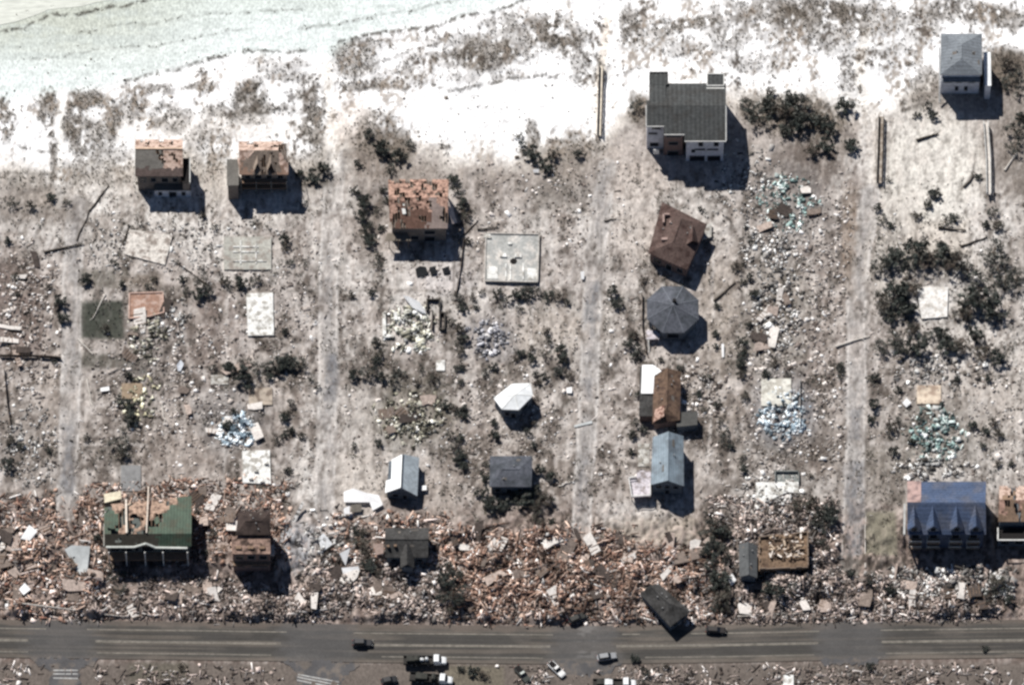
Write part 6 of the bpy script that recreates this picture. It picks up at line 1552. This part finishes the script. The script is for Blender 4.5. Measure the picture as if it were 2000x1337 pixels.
for zi, (ph, (cx, cy, rx_, ry_), n, pal, mix, sf, pile) in enumerate(Z):
    if pal in (CREAM, BLUEW, TEAL, SLATE, OLIVE, YELL): n = int(n * 1.6)
    if pal is BROWN or pal is PINK or pal is RUST: n, sf = int(n * 1.5), sf * .86
    a = NR.uniform(0, 2 * math.pi, n); rr = np.sqrt(NR.rand(n)) * NR.uniform(.85, 1.1, n)
    if pile < .3: a, rr = a, rr
    px_, py_ = cx + rx_ * rr * np.cos(a) * NR.uniform(.8, 1.15, n), cy + ry_ * rr * np.sin(a)
    if rx_ > 100: px_ = cx + NR.uniform(-rx_, rx_, n); py_ = cy + NR.uniform(-ry_, ry_, n) + NR.normal(0, ry_ * .12, n)
    if rx_ <= 100: px_ = px_ + (sample(N_F1, px_, py_) - .5) * 38; py_ = py_ + (sample(N_F2, px_, py_) - .5) * 38
    x, y = Wn(px_, py_)
    keep = np.abs(py_ - np.interp(px_, [p[0] for p in ROADC], [p[1] for p in ROADC]) - 1) > 36 + NR.exponential(3, n)
    e = np.maximum(np.abs(px_ - cx) / rx_, np.abs(py_ - cy) / ry_) if rx_ > 100 else rr
    fade = sst(1.12, .72, e + (sample(N_MID, px_, py_) - .5) * .7) * (.25 + .75 * sst(.38, .56, sample(N_F1 * .4 + N_MID * .6, px_, py_)))
    keep &= NR.rand(n) < fade
    clear = sample(STREETM, px_, py_); keep &= ~((clear > .5) & (NR.rand(n) < .88))
    for x0_, y0_, x1_, y1_ in ((157, 588, 241, 662), (1482, 1040, 1580, 1116)): keep &= ~((px_ > x0_) & (px_ < x1_) & (py_ > y0_) & (py_ < y1_) & (NR.rand(n) < .93))
    for x0_, x1_ in ((58, 185), (555, 985), (1070, 1205)): keep &= ~((py_ > 1270) & (px_ > x0_) & (px_ < x1_) & (NR.rand(n) < .93))
    kind = NR.choice(3, n, p=np.array(mix) / sum(mix))
    cols = np.array([lin(c) for c, _ in pal]); pw = np.array([w for _, w in pal]); ci = NR.choice(len(pal), n, p=pw / pw.sum())
    c = cols[ci] * NR.uniform(.75, 1.2, (n, 1)) * (.42 + .95 * sst(.3, .62, sample(MOT * .6 + N_F2 * .4, px_, py_)))[:, None] ** (1 if pile > .35 else .4)
    big = np.exp(NR.normal(0, .38, n)) * sf
    L = np.where(kind == 0, 1.95 if pal is BROWN or pal is PINK or pal is RUST else 1.1, np.where(kind == 1, .95, .62)) * big
    w = np.where(kind == 0, .21, np.where(kind == 1, .7, .5)) * big ** .6 * NR.uniform(.7, 1.3, n)
    t = np.where(kind == 0, .1, np.where(kind == 1, .06, .35)) * NR.uniform(.8, 1.3, n) * big ** .3
    yaw = np.where(NR.rand(n) < .5, NR.choice([0, math.pi / 2], n) + NR.normal(0, .3, n), NR.uniform(0, 6.28, n))
    tilt = NR.normal(0, .22 if pile > .45 else .1, (n, 2)) * np.where(kind == 0, .7, 1.2)[:, None]
    z = hz(x, y) + NR.rand(n) * pile * np.clip(1.2 - rr, .2, 1) + .04
    for i in np.nonzero(keep)[0]:
        rec[kind[i]].append((L[i] * w[i], x[i], y[i], z[i], L[i], w[i], t[i], yaw[i], tilt[i, 0], tilt[i, 1], *c[i], zi, ci[i]))

def pieces(A, kind):
    """broken pieces as six cornered prisms: verts (n,12,3)"""
    n = len(A); j = lambda s: NR.uniform(-s, s, n)
    L, w, t = A[:, 4] / 2, A[:, 5] / 2, A[:, 6] / 2
    if kind == 0: o = [(-1 + 0 * L, -1 + j(.1)), (1 + j(.08), -1 + j(.1)), (1 + j(.12), j(.5)), (1 + j(.08), 1 + j(.1)), (-1 + j(.08), 1 + j(.1)), (-1 + j(.12), j(.5))]
    elif kind == 1: o = [(-1 + j(.15), -1 + j(.2)), (j(.4), -1.05 + j(.2)), (1 + j(.2), -1 + j(.25)), (1 + j(.2), 1 + j(.2)), (j(.5), 1 + j(.25)), (-1 + j(.2), 1 + j(.2))]
    else: o = [(-1 + j(.3), -.3 + j(.3)), (-.3 + j(.3), -1 + j(.3)), (.7 + j(.3), -.7 + j(.3)), (1 + j(.2), .2 + j(.3)), (.3 + j(.3), 1 + j(.2)), (-.7 + j(.3), .8 + j(.2))]
    V = np.empty((n, 12, 3))
    for i, (ox, oy) in enumerate(o):
        s = .68 if kind == 2 else 1.0
        V[:, i] = np.stack([ox * L, oy * w, -t], -1); V[:, i + 6] = np.stack([ox * L * s, oy * w * s, t * (1 + j(.35 if kind == 2 else 0))], -1)
    V[:, :, 2] += V[:, :, 0] * A[:, 8:9] + V[:, :, 1] * A[:, 9:10]
    ca, sa = np.cos(A[:, 7:8]), np.sin(A[:, 7:8])
    X, Y = V[:, :, 0] * ca - V[:, :, 1] * sa, V[:, :, 0] * sa + V[:, :, 1] * ca
    V[:, :, 0], V[:, :, 1] = X, Y
    return V
def pieces_mesh(name, V, cols):
    n = len(V); me = bpy.data.meshes.new(name)
    me.vertices.add(n * 12); me.vertices.foreach_set("co", V.astype(np.float32).ravel())
    b = (np.arange(n) * 12)[:, None]
    q6 = np.concatenate([b + np.array([[6, 7, 8, 9, 10, 11]]), b + np.array([[5, 4, 3, 2, 1, 0]])], 1).reshape(-1, 6)
    q4 = np.concatenate([b + np.array([[i, (i + 1) % 6, 6 + (i + 1) % 6, 6 + i]]) for i in range(6)], 1).reshape(-1, 4)
    me.loops.add(q6.size + q4.size); me.loops.foreach_set("vertex_index", np.concatenate([q6.ravel(), q4.ravel()]).astype(np.int32))
    me.polygons.add(len(q6) + len(q4)); me.polygons.foreach_set("loop_start", np.concatenate([np.arange(len(q6)) * 6, q6.size + np.arange(len(q4)) * 4]).astype(np.int32))
    me.update(); me.validate(); set_albedo(me, np.repeat(cols, 12, 0)); me.materials.append(DEBRIS_M)
    return me
NOUN = ("board", "panel", "rubble chunk")
OBJ = ("splintered_board", "broken_panel", "rubble_chunk")
def shade(c):
    l = float(np.dot(c, (.2126, .7152, .0722)))
    if l > .6: return "white"
    if l > .3: return "pale"
    if l > .1: return "brown" if c[0] > c[2] * 1.35 else "grey"
    return "dark"
for kd in range(3):
    A = np.array(rec[kd]); A = A[np.argsort(-A[:, 0] * (1 + 1.5 * (A[:, 11] > .3)))]
    A = A[np.argsort(-(A[:, 0] * ((np.abs(A[:, 1]) < 132) & (np.abs(A[:, 2]) < 104))))]
    V = pieces(A, kd); c = A[:, 10:13]
    for i in range(290):
        me = pieces_mesh(OBJ[kd], V[i:i + 1], c[i:i + 1])
        o = bpy.data.objects.new(OBJ[kd], me); o.location = A[i, 1:4]; COL.objects.link(o)
        s = shade(c[i]); ph = Z[int(A[i, 13])][0]
        meta(o, "%s broken %s lying %s" % (s, NOUN[kd], ph), NOUN[kd].split()[0], "%s %ss %s" % (s, NOUN[kd], ph))
    Vw = V[290:] + A[290:, None, 1:4]
    me = pieces_mesh("debris", Vw, c[290:])
    o = bpy.data.objects.new(("debris_boards", "debris_panels", "rubble")[kd], me); COL.objects.link(o)
    meta(o, ("countless small splintered boards strewn between the houses", "countless small torn panels strewn between the houses", "countless small rubble chunks strewn between the houses")[kd], "debris", kind="stuff")
